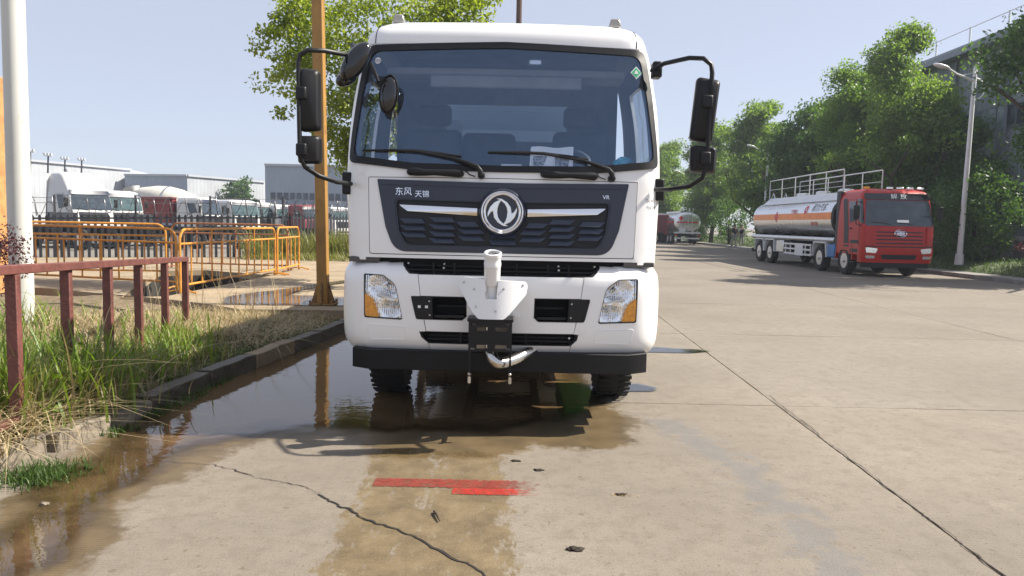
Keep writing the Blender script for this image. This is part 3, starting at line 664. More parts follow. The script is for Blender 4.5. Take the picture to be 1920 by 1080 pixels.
# windscreen and its rubber seal
seal = put('windscreen_seal', panel(grow(WS, .028), [grow(WS, -.022)], CM, .012, .03, .05), 'blackpl', truck)
ws = put('windscreen', panel(grow(WS, -.015), [], CM, .002, 0, .07), 'ws', truck)
band = MB()
# stickers on the windscreen, on the inner face
def disc2(cx, cz, r, n=24): return [(cx + r * math.cos(2 * math.pi * k / n), cz + r * math.sin(2 * math.pi * k / n)) for k in range(n)]
fn_at = lambda cx, cz, F: (lambda a, b, o: F(cx + a, cz + b, o))
st = put('round_sticker', panel(disc2(-1.0, 2.845, .026), [], CM, .005, 0, .02), 'sticker', ws)
put('sticker_lettering', text_panel('CCC', .026, fn_at(-1.0, 2.845, CM), .0075, .001), 'inkgrey', st)
dg = lambda cx, cz, r: [(cx - r, cz), (cx, cz - r * 1.12), (cx + r, cz), (cx, cz + r * 1.12)]
st = put('diamond_sticker', panel(dg(1.02, 2.79, .046), [], CM, .005, 0, .03), 'sticker', ws)
put('sticker_field', panel(dg(1.02, 2.79, .038), [], CM, .0065, 0, .03), 'stickergreen', st)
tr_ = MB(); tr_.prism([(-.018, -.01), (.018, -.01), (.008, .004), (.013, .004), (0, .022), (-.013, .004), (-.008, .004)], lambda a, b, t: CM(1.02 + a, 2.79 + b, t), .0075, .008); put('tree_mark', tr_, 'sticker', st)
st = put('sensor_pod', panel(rpoly([(.17, 2.875), (.285, 2.875), (.285, 2.825), (.17, 2.825)], .024, 5), [], CM, -.012, .03, .03), 'blackgl', truck)
put('sensor_eye', panel(rpoly([(.185, 2.866), (.275, 2.866), (.275, 2.834), (.185, 2.834)], .015, 5), [], CM, -.009, .002, .03), 'alu', st)
# grille panel: hood frame, dark surround, recess, louvres, chrome bars, emblem
GR = rpoly([(-.962, 1.918), (-.3, 1.905), (.3, 1.905), (.962, 1.918), (.893, 1.56), (.82, 1.37), (-.82, 1.37), (-.893, 1.56)], [.01, 0, 0, .01, .1, .16, .16, .1], 8)
IN = rpoly([(-.83, 1.772), (-.24, 1.763), (.24, 1.763), (.83, 1.772), (.80, 1.53), (.74, 1.415), (-.74, 1.415), (-.80, 1.53)], [.04, 0, 0, .04, .05, .08, .08, .05], 6)
put('hood_backing', panel(grow(HOOD, .03), [], CM, -.05, 0, .1), 'dark', truck)
hood = put('hood_panel', panel(grow(HOOD, -.007), [GR], CM, .006, .03, .07), 'white', truck)
grille = put('grille_surround', panel(GR, [IN], CM, .012, .03, .06), 'navy', truck)
put('grille_brow', panel(rpoly([(-.94, 1.915), (0, 1.902), (.94, 1.915), (.93, 1.878), (0, 1.862), (-.93, 1.878)], .004, 2), [], lambda u, z, o: CM(u, z, o + max(0, (z - 1.862)) * .0), .02, .012, .06), 'navy', grille, bevel=.003)
put('grille_recess', panel(grow(IN, .01), [], CM, -.02, 0, .1), 'navyd', grille)
put('recess_rim', panel(grow(IN, .004), [grow(IN, -.014)], CM, .004, .02, .06), 'navy', grille)
def louvre(xc, zc, w, skew):
    o = [(xc - w - skew * .6, zc + .020), (xc + w - skew * .6, zc + .020), (xc + w + skew * .3 + .006, zc - .017), (xc - w + skew * .3 - .006 + (.03 if skew > 0 else 0), zc - .017)]
    if skew < 0: o[2] = (o[2][0] - .03, o[2][1])
    mb = MB(); n = 4
    f = [CM(a, b, .0 if b > zc else .022) for a, b in o]; k = [CM(a, b, -.02) for a, b in o]
    mb.add(f + k, [(0, 1, 2, 3)] + [(i, (i + 1) % 4, 4 + (i + 1) % 4, 4 + i) for i in range(4)]); return mb
colsL = [(.685, [1.603, 1.550, 1.497]), (.455, [1.616, 1.562, 1.508, 1.456]), (.235, [1.585, 1.532, 1.478]), (0, [1.505, 1.452])]
for xc, zz in colsL:
    for zc in zz:
        for s in ((-1, 1) if xc else (1,)):
            if xc == .235 and zc > 1.57: put('louvre', louvre(s * .265, zc, .075, -s * .03), 'louver', grille, smooth=0); continue
            put('louvre', louvre(s * (xc - (1.6 - zc) * .12 * (xc > .5)), zc, .088 if xc else .10, -s * .03 if xc else .001), 'louver', grille, smooth=0)
for s in (-1, 1):
    o = [(s * .19, 1.708), (s * .785, 1.726), (s * .775, 1.715), (s * .72, 1.678), (s * .19, 1.652)]
    me = panel(o, [], lambda u, z, q: CM(u, z, q + .012 * math.sin(math.pi * max(0, min(1, (z - 1.65) / .075)))), .012, .03, .02)
    put('chrome_bar', me, 'chrome', grille)
# emblem
EC = (0, 1.682); EY = CM(0, 1.682, 0)[1]
emb = put('emblem_boss', MB().lathe([(.0, .05), (.168, .05), (.178, .035), (.182, 0)], (EC[0], EY - .02 + .01, EC[1]), (0, -1, 0), 40, cap=False), 'navy', grille, smooth=30)
put('emblem_ring', MB().tube([(EC[0] + .153 * math.cos(a), EY - .062, EC[1] + .153 * math.sin(a)) for a in [2 * math.pi * k / 48 for k in range(48)]], .0075, 8, closed=True), 'chrome', emb)
put('emblem_ring', MB().tube([(EC[0] + .132 * math.cos(a), EY - .064, EC[1] + .137 * math.sin(a)) for a in [2 * math.pi * k / 48 for k in range(48)]], .011, 8, closed=True), 'chrome', emb)
SWA = [(610, 205), (740, 212), (860, 285), (940, 390), (962, 530), (1010, 500), (1080, 385), (1078, 500), (1030, 620), (940, 720), (850, 765), (770, 778), (825, 700), (858, 600), (868, 500), (845, 400), (800, 325), (730, 265)]
for flip in (1, -1):
    q = [((x - 757) * .000345 * flip, -(y - 508) * .000345 * flip) for x, y in SWA]; c = (sum(p[0] for p in q) / len(q), sum(p[1] for p in q) / len(q))
    mb = MB(); mb.prism(q, lambda a, b, t: (EC[0] + a, EY - t, EC[1] + b), .05, .064)
    put('emblem_swallow', mb, 'chrome', emb, bevel=.004, smooth=25)
gfn = lambda cx, cz: (lambda a, b, o: CM(cx + a, cz + b, o + .012))
put('grille_lettering', text_panel('东风', .066, gfn(-.755, 1.822), .003, .006), 'chrome', grille)
put('grille_lettering', text_panel('天锦', .056, gfn(-.612, 1.806), .003, .006), 'chrome', grille)
put('grille_lettering', text_panel('VR', .044, gfn(.786, 1.811), .003, .006), 'chrome', grille)
# scribbled marks on the cab corner
sc = MB()
for k, zz in enumerate((1.80, 1.745)):
    pts = [CM(1.10 + .02 * k + .012 * j, zz + .014 * math.sin(j * 2.3 + k), .0012) for j in range(9)]; sc.tube(pts, .0016, 4)
put('pencil_scribble', sc, 'inkgrey', truck)
# grab handles under the windscreen
for xa, xb, sg in ((-.712, -.316, 1), (.303, .70, 1)):
    mb = MB(); z0 = 1.968
    P = lambda t, dz, out: CM(xa + (xb - xa) * t, 1.975 + dz, out)
    mb.tube([P(0, .0, .01), P(.03, .0, .045), P(.15, 0, .052), P(.32, -.006, .056), P(.5, -.004, .056), P(.75, -.006, .056), P(.97, -.008, .045), P(1, -.008, .01)], [.024, .030, .033, .026, .023, .028, .031, .024], 10)
    put('grab_handle', mb, 'blackpl', truck)
# wipers
for px, tipx in ((-.165, -1.08), (.825, -.12)):
    w = MB(); zp = 1.97
    piv = CM(px, 1.955, .03); w.cyl(CM(px, 1.955, .0), CM(px, 1.955, .05), .028, .024, 14)
    e1 = CM(px - .03, 2.02, .055); e2 = CM(px - .22, 2.085, .035); e3 = CM(tipx + .42, 2.13, .028)
    w.tube([CM(px, 1.955, .045), CM(px - .008, 1.99, .06), e1, CM(px - .1, 2.045, .05), e2, e3], [.022, .02, .017, .016, .012, .008], 8)
    wp = put('wiper', w, 'blackpl', truck)
    b = MB(); b.tube([CM(tipx, 2.135, .014), CM(tipx + .25, 2.137, .02), CM(tipx + .42, 2.133, .022), CM(tipx + .62, 2.115, .016), CM(tipx + .76, 2.10, .012)], [.008, .012, .014, .012, .007], 6)
    put('wiper_blade', b, 'blackpl', wp)
    h = MB(); h.tube([CM(px - .115, 1.99, .012), CM(px - .09, 1.962, .016), CM(px - .045, 1.948, .02)], .005, 6); h.cyl(CM(px - .115, 1.99, 0), CM(px - .115, 1.99, .016), .011, .011, 10); put('washer_hose', h, 'blackpl', wp)
# corner reveal strip and void between hood and bumper
put('bumper_gap', panel([(-1.2, 1.24), (1.2, 1.24), (1.2, 1.36), (-1.2, 1.36)], [], CM, -.06, 0, .1), 'dark', truck)
M['primer'] = pm('primer_grey', (.09, .085, .08), .6)
for s in (-1, 1): put('gap_bracket', MB().box((s * 1.06, .17, 1.302), (.24, .05, .04), Matrix.Rotation(s * .12, 3, 'Z')), 'primer', truck, bevel=.006)
# bumper: two corner sections and a middle one
HLo = rpoly([(-1.048, 1.192), (-.90, 1.186), (-.805, 1.12), (-.747, .858), (-1.042, .868)], [.012, .05, .1, .015, .02], 5)
HRo = [(-u, z) for u, z in HLo]
SLOT = rpoly([(-.78, 1.40), (.78, 1.40), (.762, 1.275), (.70, 1.203), (-.70, 1.203), (-.762, 1.275)], [0, 0, .03, .05, .05, .03], 4)
VL = rpoly([(-.682, 1.035), (-.262, 1.035), (-.258, .89), (-.285, .862), (-.64, .86)], [.012, .02, .01, .01, .03], 3)
VR_ = [(-u, z) for u, z in VL]
LS = rpoly([(-.622, .766), (.60, .766), (.59, .72), (.545, .676), (-.55, .676), (-.605, .72)], [.02, .02, .02, .03, .03, .02], 3)
def cut(poly, y0, y1, u0a, u0b, u1a, u1b): pass
bz0, bz1 = .59, 1.298
seamL = lambda z: -.53 - (z - .61) * .175
bump = thing('bumper', None, None); bump.parent = truck
# corners
SX = .66
def clip_right(poly, lim): return poly
for s in (-1, 1):
    o = [(s * 1.95, bz0 + .02), (s * 1.15, bz0 + .01), (s * .60, bz0), (s * .535, bz0)]
    o += [(s * .548, .676), (s * .60, .72), (s * .618, .766), (s * .566, .768)] if s < 0 else [(s * .545, .676), (s * .59, .72), (s * .60, .766), (s * .563, .768)]
    o += [(s * .583, .858), (s * .64, .86), (s * .682, 1.035), (s * .612, 1.037), (s * .634, 1.201), (s * .70, 1.203), (s * .735, 1.235), (s * .762, 1.29), (s * 1.05, 1.298), (s * 1.95, 1.298)]
    if s > 0: o = o[::-1]
    hl = HLo if s < 0 else HRo
    crn = put('bumper_corner', panel(o, [hl], BM_, 0, .05, .05), 'white', bump)
    # fog lamp blank crease
    q = rpoly([(s * 1.03, .81), (s * .73, .80), (s * .72, .70), (s * .99, .69)], .015, 2)
    put('bumper_crease', panel(grow(q, .0), [grow(q, -.008)], BM_, .004, .006, .05), 'white', crn, bevel=.002)
    # headlamp
    hd = put('headlamp', panel(grow(hl, .012), [grow(hl, -.004)], BM_, .004, .05, .05), 'blackpl', bump)
    cx = s * .90
    put('reflector_bowl', panel(grow(hl, -.004), [], lambda u, z, f: BM_(u, z, f - .02 - .055 * (1 - min(1, ((u - s * .885) / .13) ** 2 + ((z - 1.10) / .085) ** 2)) * (z > 1.0) - .045 * max(0, 1 - ((u - s * .84) / .085) ** 2 - ((z - .935) / .06) ** 2) * (z <= 1.0)), 0, 0, .02), 'reflector', hd)
    for bx, bz, br in ((s * .885, 1.10, .022), (s * .835, .94, .016)):
        mb = MB(); c0 = BM_(bx, bz, -.07); mb.lathe([(br * 1.6, 0), (br * 1.5, .008), (br, .012), (br * .9, .045), (br * .5, .058)], c0, (0, -1, 0), 14); put('bulb', mb, 'chrome' if br > .02 else 'alu', hd)
    put('reflector_shelf', panel(rpoly([(s * .96, 1.03), (s * .80, 1.0), (s * .795, 1.012), (s * .93, 1.045)], .004, 2), [], BM_, -.012, .03, .02), 'alu', hd)
    am = rpoly([(s * 1.043, 1.048), (s * .985, 1.012), (s * .952, .95), (s * .93, .866), (s * 1.038, .871)], [.01, .06, .06, .01, .02], 5)
    ind = put('indicator', panel(am, [], BM_, -.002, .02, .03), 'amber', hd)
    put('lens', panel(grow(hl, -.002), [], BM_, .004, 0, .04), 'lens', hd)
mid = [(-.531, bz0), (-.543, .672), (.54, .672), (.531, bz0)]
put('bumper_lower_lip', panel(mid, [], BM_, -.001, .05, .05), 'white', bump)
md = [(-.561, .770), (-.577, .858), (-.29, .858), (-.254, .888), (-.257, 1.039), (-.608, 1.039), (-.629, 1.199), (.629, 1.199), (.608, 1.039), (.257, 1.039), (.254, .888), (.29, .858), (.577, .858), (.561, .770)]
put('bumper_middle', panel(md, [], BM_, -.001, .05, .05), 'white', bump)
# upper slot with bars
def slot(nm, poly, off, bars, divs, z0, z1, bolts):
    b = put(nm, panel(poly, [], BM_, -.09, 0, .1), 'dark', bump)
    fr = put('slot_frame', panel(poly, [grow(poly, -.022)], BM_, -.012, .04, .05), 'blackpl', b)
    for zz in bars:
        mb = MB(); ur = [x for x, z in poly]; m = max(ur) - .04
        mb.tube([BM_(-m + 2 * m * k / 14, zz, -.03) for k in range(15)], .008, 6); put('slot_bar', mb, 'blackpl', b)
    for u in divs:
        put('slot_divider', MB().box(BM_(u, (z0 + z1) / 2, -.028), (.012, .03, z1 - z0)), 'blackpl', b)
    for u, zz in bolts:
        put('bolt', MB().lathe([(.008, 0), (.008, .006), (.004, .009)], BM_(u, zz, -.012), (0, -1, 0), 8), 'alu', b)
SL2 = rpoly([(-.765, 1.293), (.765, 1.293), (.755, 1.26), (.70, 1.207), (-.70, 1.207), (-.755, 1.26)], [.01, .01, .02, .05, .05, .02], 3)
slot('upper_grille', SL2, 0, (1.232, 1.262), (-.52, -.36, -.12, .12, .36, .52), 1.207, 1.285, [(-.72, 1.278), (.72, 1.278), (-.44, 1.278), (-.44, 1.25), (.44, 1.278), (.44, 1.25)])
LS2 = rpoly([(-.615, .764), (.597, .764), (.588, .722), (.545, .678), (-.55, .678), (-.602, .722)], [.02, .02, .02, .03, .03, .02], 3)
slot('lower_grille', LS2, 0, (.705, .735), (-.3, .2), .68, .76, [(.53, .735)])
# side openings with tow covers
for s in (-1, 1):
    v = [(-s * u, z) for u, z in VL]
    op = put('bumper_vent', panel(grow(v, .01), [], BM_, -.16, 0, .1), 'dark', bump)
    put('vent_frame', panel(grow(v, .004), [grow(v, -.014)], BM_, .004, .10, .05), 'blackpl', op)
    pl = rpoly([(s * .676, 1.03), (s * .52, 1.032), (s * .512, .866), (s * .638, .866)], [.01, .005, .005, .02], 3)
    cv = put('tow_cover', panel(pl, [], BM_, .008, .02, .05), 'blackpl', op)
    for u, zz in ((.54, 1.0), (.535, .895)): put('screw', MB().lathe([(.007, 0), (.006, .004)], BM_(s * u, zz, .008), (0, -1, 0), 8), 'alu', cv)
    if s < 0:
        for u in (-.615, -.56): put('clip', MB().box(BM_(u, .957, .010), (.022, .006, .02)), 'sticker', cv)
    put('vent_shelf', MB().box(BM_(s * .39, .885, -.06), (.22, .10, .02)), 'blackpl', op)
    put('vent_shelf', MB().box(BM_(s * .38, .955, -.10), (.22, .02, .012)), 'blackpl', op)
# steel beam underneath
bp = [(-1.14, .30), (-1.14, .10), (-.98, -.005), (.98, -.005), (1.14, .10), (1.14, .30)]
mb = MB(); mb.prism([(x, y) for x, y in bp], lambda a, b, t: (a, b + .0, t), .47, .622); put('under_beam', mb, 'beam', truck, bevel=.006)
# mirrors
def mirror_head(pts, y, thick, name, parent, tilt=0.):
    mb = MB(); o = rpoly(pts, .03, 4); n = len(o); c = (sum(p[0] for p in o) / n, sum(p[1] for p in o) / n)
    rings = []
    for k, (dy, sc_) in enumerate(((.0, .72), (.018, .9), (.045, 1.0), (.08, 1.0), (.095, .96))):
        rings.append([(c[0] + (p[0] - c[0]) * sc_, y - .05 + dy + tilt * (p[0] - c[0]), c[1] + (p[1] - c[1]) * (sc_ ** .5)) for p in o])
    mb.loft(rings); h = put(name, mb, 'blackpl', parent, smooth=50)
    g = MB(); g.add([(c[0] + (p[0] - c[0]) * .9, y + .0462 + tilt * (p[0] - c[0]), c[1] + (p[1] - c[1]) * .94) for p in o], [tuple(range(n))]); put('mirror_glass', g, 'mirrorglass', h)
    return h
def mfw(p, f=None):
    x, d, z = p; sh = .2 * max(0, min(1, (.28 - d) / .28)) if f is None else f; k = (TY + d - sh) / (TY + d)
    return ((x + TX) * k - TX, d - sh, 1.6 + (z - 1.6) * k)
for s in (-1, 1):
    ar = MB()
    if s < 0: pts = [(-1.13, .28, 2.83), (-1.19, .16, 2.842), (-1.34, .02, 2.842), (-1.45, -.02, 2.835), (-1.50, -.03, 2.80), (-1.515, -.03, 2.74), (-1.512, -.03, 2.45), (-1.505, -.03, 2.06), (-1.47, -.02, 1.985), (-1.38, .02, 1.925), (-1.26, .10, 1.885), (-1.18, .22, 1.88)]
    else: pts = [(1.13, .28, 2.80), (1.20, .16, 2.83), (1.36, .02, 2.845), (1.455, -.02, 2.835), (1.51, -.03, 2.79), (1.52, -.03, 2.73), (1.515, -.03, 2.45), (1.505, -.03, 2.05), (1.48, -.02, 1.965), (1.40, .02, 1.905), (1.28, .10, 1.885), (1.18, .22, 1.885)]
    ar.tube([mfw(p) for p in pts], .017, 9); arm = put('mirror_arm', ar, 'blackpl', truck)
    put('arm_bracket', MB().box((s * 1.165, .27, 2.815 if s < 0 else 2.80), (.07, .12, .12)), 'blackpl', arm, bevel=.012); put('arm_bracket', MB().box((s * 1.20, .27, 1.885), (.10, .12, .17)), 'blackpl', arm, bevel=.012)
    if s < 0: m1 = [(-1.512, 2.715), (-1.375, 2.70), (-1.368, 2.26), (-1.515, 2.245)]; m2 = [(-1.53, 2.217), (-1.365, 2.22), (-1.365, 2.015), (-1.53, 2.01)]
    else: m1 = [(1.425, 2.712), (1.592, 2.682), (1.55, 2.225), (1.388, 2.25)]; m2 = [(1.398, 2.213), (1.588, 2.196), (1.582, 1.998), (1.398, 2.014)]
    sc2 = lambda m: [(lambda q: (q[0], q[2]))(mfw((a, 0, b), .2)) for a, b in m]
    h1 = mirror_head(sc2(m1), -.18, .09, 'main_mirror', truck, s * -.15); h2 = mirror_head(sc2(m2), -.18, .09, 'wide_angle_mirror', truck, s * -.15)
    for h, zc in ((h1, 2.52), (h2, 2.11)):
        put('mirror_clamp', MB().box(mfw((s * 1.49, -.045, zc), .2), (.075, .05, .09)), 'blackpl', h, bevel=.012)
# kerb mirror above the near-side window and front mirror
km = MB(); a0 = Vector((-1.10, .16, 2.80))
def ell(cx, cy, cz, ax, bx, cxr, rot, name, parent, mat='blackpl'):
    mb = MB(); rings = []
    for k in range(9):
        t = -math.pi / 2 + math.pi * (k + .5) / 9.; rr = math.cos(t) ** .6; y = math.sin(t) * cxr
        rings.append([tuple(rot @ Vector((ax * rr * math.cos(q), y, bx * rr * math.sin(q))) + Vector((cx, cy, cz))) for q in [2 * math.pi * j / 28 for j in range(28)]])
    mb.loft(rings); return put(name, mb, mat, parent, smooth=60)
kr = Matrix.Rotation(R(35), 3, 'Y')
km = ell(-1.115, .06, 2.775, .082, .17, .06, kr, 'kerb_mirror', truck, 'blackgl')
g = MB(); g.add([tuple(kr @ Vector((.066 * math.cos(q), -.052, .15 * math.sin(q))) + Vector((-1.115, .06, 2.775))) for q in [2 * math.pi * j / 28 for j in range(28)]], [tuple(range(28))])
k2 = ell(-1.195, .12, 2.665, .055, .09, .05, Matrix.Rotation(R(60), 3, 'Y'), 'mirror_cap', km, 'blackgl')
put('mirror_stay', MB().tube([(-1.13, .12, 2.88), (-1.17, .2, 2.93), (-1.13, .32, 2.935)], .018, 8), 'blackpl', km)
fm = ell(-.885, .19, 2.56, .068, .145, .05, Matrix.Rotation(R(6), 3, 'Y'), 'front_mirror', truck, 'blackgl')
put('front_mirror_rim', MB().tube([tuple(Matrix.Rotation(R(6), 3, 'Y') @ Vector((.068 * math.cos(q), 0, .145 * math.sin(q))) + Vector((-.885, .17, 2.56))) for q in [2 * math.pi * j / 28 for j in range(28)]], .007, 6, closed=True), 'blackpl', fm)
put('mirror_stay', MB().tube([(-.95, .1, 2.64), (-.985, .14, 2.72), (-1.03, .22, 2.80)], .011, 8), 'blackpl', fm)
# cab interior
dsh = MB(); prof = [(.22, 1.98), (.38, 2.02), (.60, 2.03), (.72, 1.97), (.74, 1.8), (.6, 1.5), (.22, 1.5)]
dsh.prism(prof, lambda a, b, t: (t, a, b), -1.08, 1.08); put('dashboard', dsh, 'interior', truck, bevel=.02)
bin_ = MB(); bin_.tube([(.18 + .54 * k / 12, .66 - .06 * math.sin(math.pi * k / 12), 2.035 + .05 * math.sin(math.pi * k / 12)) for k in range(13)], .05, 8); put('instrument_hood', bin_, 'interior', truck)
sw = MB(); rot = Matrix.Rotation(R(-58), 3, 'X'); ctr = Vector((.50, .86, 2.14))
sw.tube([tuple(ctr + rot @ Vector((.225 * math.cos(q), .0, .225 * math.sin(q)))) for q in [2 * math.pi * k / 40 for k in range(40)]], .017, 8, closed=True)
for q in (0, math.pi, -math.pi / 2): sw.tube([tuple(ctr), tuple(ctr + rot @ Vector((.22 * math.cos(q), .0, .22 * math.sin(q))))], .014, 6)
sw.cyl(tuple(ctr), tuple(ctr + Vector((0, -.12, -.25))), .05, .04, 10); put('steering_wheel', sw, 'interior', truck)
def seat(xc, w, zt, head):
    s_ = MB(); s_.box((xc, 1.52, (1.75 + zt) / 2), (w, .16, zt - 1.75), Matrix.Rotation(R(-8), 3, 'X')); so = put('seat_back', s_, 'seat', truck, bevel=.06, seg=3)
    put('seat_cushion', MB().box((xc, 1.25, 1.72), (w, .5, .14)), 'seat', so, bevel=.05, seg=3)
    if head:
        put('headrest', MB().box((xc, 1.58, zt + .13), (w * .62, .1, .19)), 'seat', so, bevel=.04, seg=3)
    return so
seat(-.68, .52, 2.47, True); seat(-.16, .50, 2.445, False); seat(.70, .52, 2.47, True)
put('seat_wrap', MB().box((-.68, 1.50, 2.3), (.545, .2, .5), Matrix.Rotation(R(-8), 3, 'X')), 'plastic_wrap', truck, bevel=.06)
put('bunk', MB().bb(-1.1, 1.1, 1.72, 2.0, 1.5, 2.05), 'interior', truck, bevel=.04)
# chassis, axle, wheels, tank
ch = MB()
for s in (-1, 1): ch.bb(s * .38, s * .46, .3, 8.2, .62, .86)
for y in (.5, 2.2, 4, 6, 8): ch.bb(-.40, .40, y, y + .1, .64, .82)
put('chassis', ch, 'beam', truck)
ax = MB(); ax.cyl((-.95, 1.42, .48), (.95, 1.42, .48), .06, .06, 12); ax.box((0, 1.42, .45), (.9, .14, .1)); ax.bb(-.5, .5, .45, 1.2, .42, .6); put('front_axle', ax, 'beam', truck)
eng = MB(); eng.bb(-.35, .35, .35, 1.9, .5, 1.3); put('engine', eng, 'dark', truck, bevel=.03)
def wheel(parent, x, y, r, w, side, rim='alu', name='wheel'):
    t = thing(name, None, None); t.parent = parent; t.location = (x, y, r)
    mb = MB(); mb.lathe([(r * .56, -w / 2 + .02), (r * .7, -w / 2), (r * .9, -w / 2 + .005), (r * .985, -w / 2 + .045), (r, -w / 2 + .08), (r, w / 2 - .08), (r * .985, w / 2 - .045), (r * .9, w / 2 - .005), (r * .7, w / 2), (r * .56, w / 2 - .02)], (0, 0, 0), (1, 0, 0), 40, cap=False)
    for q in range(40):
        a = 2 * math.pi * q / 40
        for sx in (-1, 1): mb.box((sx * w * .3, r * 1.002 * math.cos(a + sx * .04), r * 1.002 * math.sin(a + sx * .04)), (w * .36, .035, .013), Matrix.Rotation(a - math.pi / 2, 3, 'X'))
    put('tyre', mb, 'rubber', t)
    rm = MB(); s = side; rm.lathe([(r * .57, s * (w / 2 - .02)), (r * .53, s * (w / 2 - .05)), (r * .5, s * (w / 2 - .11)), (r * .3, s * (w / 2 - .09)), (r * .26, s * (w / 2 - .02)), (r * .16, s * (w / 2 - .01)), (r * .15, s * (w / 2 + .04)), (.01, s * (w / 2 + .05))], (0, 0, 0), (1, 0, 0), 28)
    for q in range(10):
        a = 2 * math.pi * q / 10; rm.cyl((s * (w / 2 - .05), r * .33 * math.cos(a), r * .33 * math.sin(a)), (s * (w / 2 - .01), r * .33 * math.cos(a), r * .33 * math.sin(a)), .016, .016, 6)
    put('rim', rm, rim, t); return t
for s in (-1, 1):
    wheel(truck, s * 1.03, 1.42, .49, .30, s)
    wheel(truck, s * 1.04, 5.9, .49, .30, s); wheel(truck, s * .72, 5.9, .49, .28, s)
    a = MB(); pr = [(1.42 + .66 * math.cos(t), .52 + .62 * math.sin(t)) for t in [math.pi * k / 14 for k in range(15)]]; pr2 = [(1.42 + .63 * math.cos(t), .52 + .59 * math.sin(t)) for t in [math.pi * k / 14 for k in range(14, -1, -1)]]
    a.prism(pr + pr2, lambda p, q, t: (t, p, q), s * .84, s * 1.2); put('wheel_arch', a, 'blackpl', truck)
    st = MB(); st.bb(s * .95, s * 1.17, .55, .85, .40, .43)
    for k in range(4): st.bb(s * .95, s * 1.17, .56 + .07 * k, .585 + .07 * k, .43, .445)
    st.bb(s * .93, s * .96, .55, .85, .40, .9); put('cab_step', st, 'beam', truck); put('step_sun_block', MB().bb(s * 1.15, s * 1.18, .34, .95, .46, .6), 'beam', truck)  # solid side panel beside the step is added, to shade the ground below
tk = MB(); rg = []
for y in (2.55, 2.6, 8.3, 8.35):
    k = .94 if y in (2.55, 8.35) else 1.; rg.append([(1.14 * k * math.copysign(abs(math.cos(q)) ** .55, math.cos(q)), y, 1.9 + 1.1 * k * math.copysign(abs(math.sin(q)) ** .55, math.sin(q))) for q in [2 * math.pi * j / 40 for j in range(40)]])
tk.loft(rg); tk = put('water_tank', tk, 'greentank', truck, smooth=30)
put('tank_manhole', MB().lathe([(.3, 0), (.3, .12), (.26, .15)], (0, 4.5, 2.9), (0, 0, 1), 24), 'greentank', tk)
put('gap_sun_block', MB().bb(-1.1, 1.1, 2.06, 2.48, .55, 2.3), 'beam', truck, bevel=.02)  # plain box added to stop sun falling through the gap behind the cab
gb = MB(); gb.bb(.72, 1.15, 3.0, 4.6, .52, .85); put('side_locker', gb, pm('mid_green_paint', (.05, .30, .03), .5), truck, bevel=.02)
for s in (-1, 1): put('flap_sun_block', MB().bb(s * .52, s * 1.22, 6.55, 6.57, .08, .9), 'blackpl', truck)  # black sheets added behind the rear wheels to block light under the truck
put('rear_sun_block', MB().bb(-1.15, 1.15, 8.1, 8.2, .38, .6), 'beam', truck); put('belly_sun_block', MB().bb(-.5, .5, 4.9, 5.3, .3, .62), 'beam', truck)  # rear bar and belly box, both added to keep the underside dark
# water cannon on the bumper
wc = thing('water_cannon', None, None); wc.parent = truck
PLT = rpoly([(-.30, 1.20), (-.07, 1.20), (-.07, 1.05), (-.105, 1.05)][:0] + [(-.298, 1.205), (.205, 1.172), (.192, 1.085), (.07, .94), (.03, .905), (-.155, .905), (-.20, .95), (-.30, 1.12)], [.06, .06, .06, .05, .03, .03, .05, .06], 5)
nx_ = rpoly([(-.108, 1.22), (-.108, 1.06), (-.018, 1.06), (-.018, 1.22)], [0, .03, .03, 0], 4)
def PF(u, z, o): return (u, -.13 - .10 * (1 - ((u + .05) / .27) ** 2) * 1 - (1.2 - z) * .12 - o, z)
ntch = [(-.108, 1.19), (-.108, 1.062), (-.095, 1.05), (-.03, 1.05), (-.018, 1.062), (-.018, 1.185)]
put('shroud', panel(PLT, [ntch], PF, 0, .06, .03), 'cannonwhite', wc)
for u, z in ((-.268, 1.165), (-.19, 1.12), (.025, 1.125), (.165, 1.15), (-.175, .995), (-.03, .965)): put('bolt', MB().lathe([(.008, 0), (.008, .005), (.004, .008)], PF(u, z, 0), (0, -1, 0), 8), 'steel', wc)
nz0 = Vector((-.063, -.14, 1.03)); nzd = Vector((.012, -.30, .95)).normalized()
nb = MB(); nb.lathe([(r_ * 1.12, t_) for r_, t_ in [(.036, .0), (.036, .13), (.048, .135), (.05, .16), (.052, .27), (.056, .275), (.056, .30), (.053, .305), (.053, .345), (.058, .35), (.058, .375), (.050, .38), (.044, .376), (.040, .33), (.012, .32)]], nz0, nzd, 28)
nb = put('nozzle', nb, 'cannonwhite', wc, smooth=35)
nr = MB(); c = nz0 + nzd * .365; nr.lathe([(.038, 0), (.036, .006), (.02, .008), (.018, -.01)], c, nzd, 20, cap=True); put('nozzle_insert', nr, 'steel', nb)
for s in (-1, 1):
    c = nz0 + nzd * .23 + Vector((s * .05, 0, 0)); put('nozzle_lug', MB().box(tuple(c), (.018, .035, .085), Matrix.Rotation(R(17), 3, 'X')), 'cannonwhite', nb, bevel=.006)
put('nozzle_pivot', MB().box((-.063, -.15, 1.075), (.07, .06, .035)), 'steel', wc, bevel=.01)
fl = MB(); fl.lathe([(.085, 0), (.085, .012), (.05, .014), (.05, .05), (.085, .052), (.085, .064)], (-.068, -.14, .885), (0, 0, 1), 22)
for q in range(8): a = q * math.pi / 4; fl.cyl((-.068 + .07 * math.cos(a), -.14 + .07 * math.sin(a), .875), (-.068 + .07 * math.cos(a), -.14 + .07 * math.sin(a), .96), .007, .007, 6)
put('flange', fl, 'steel', wc)
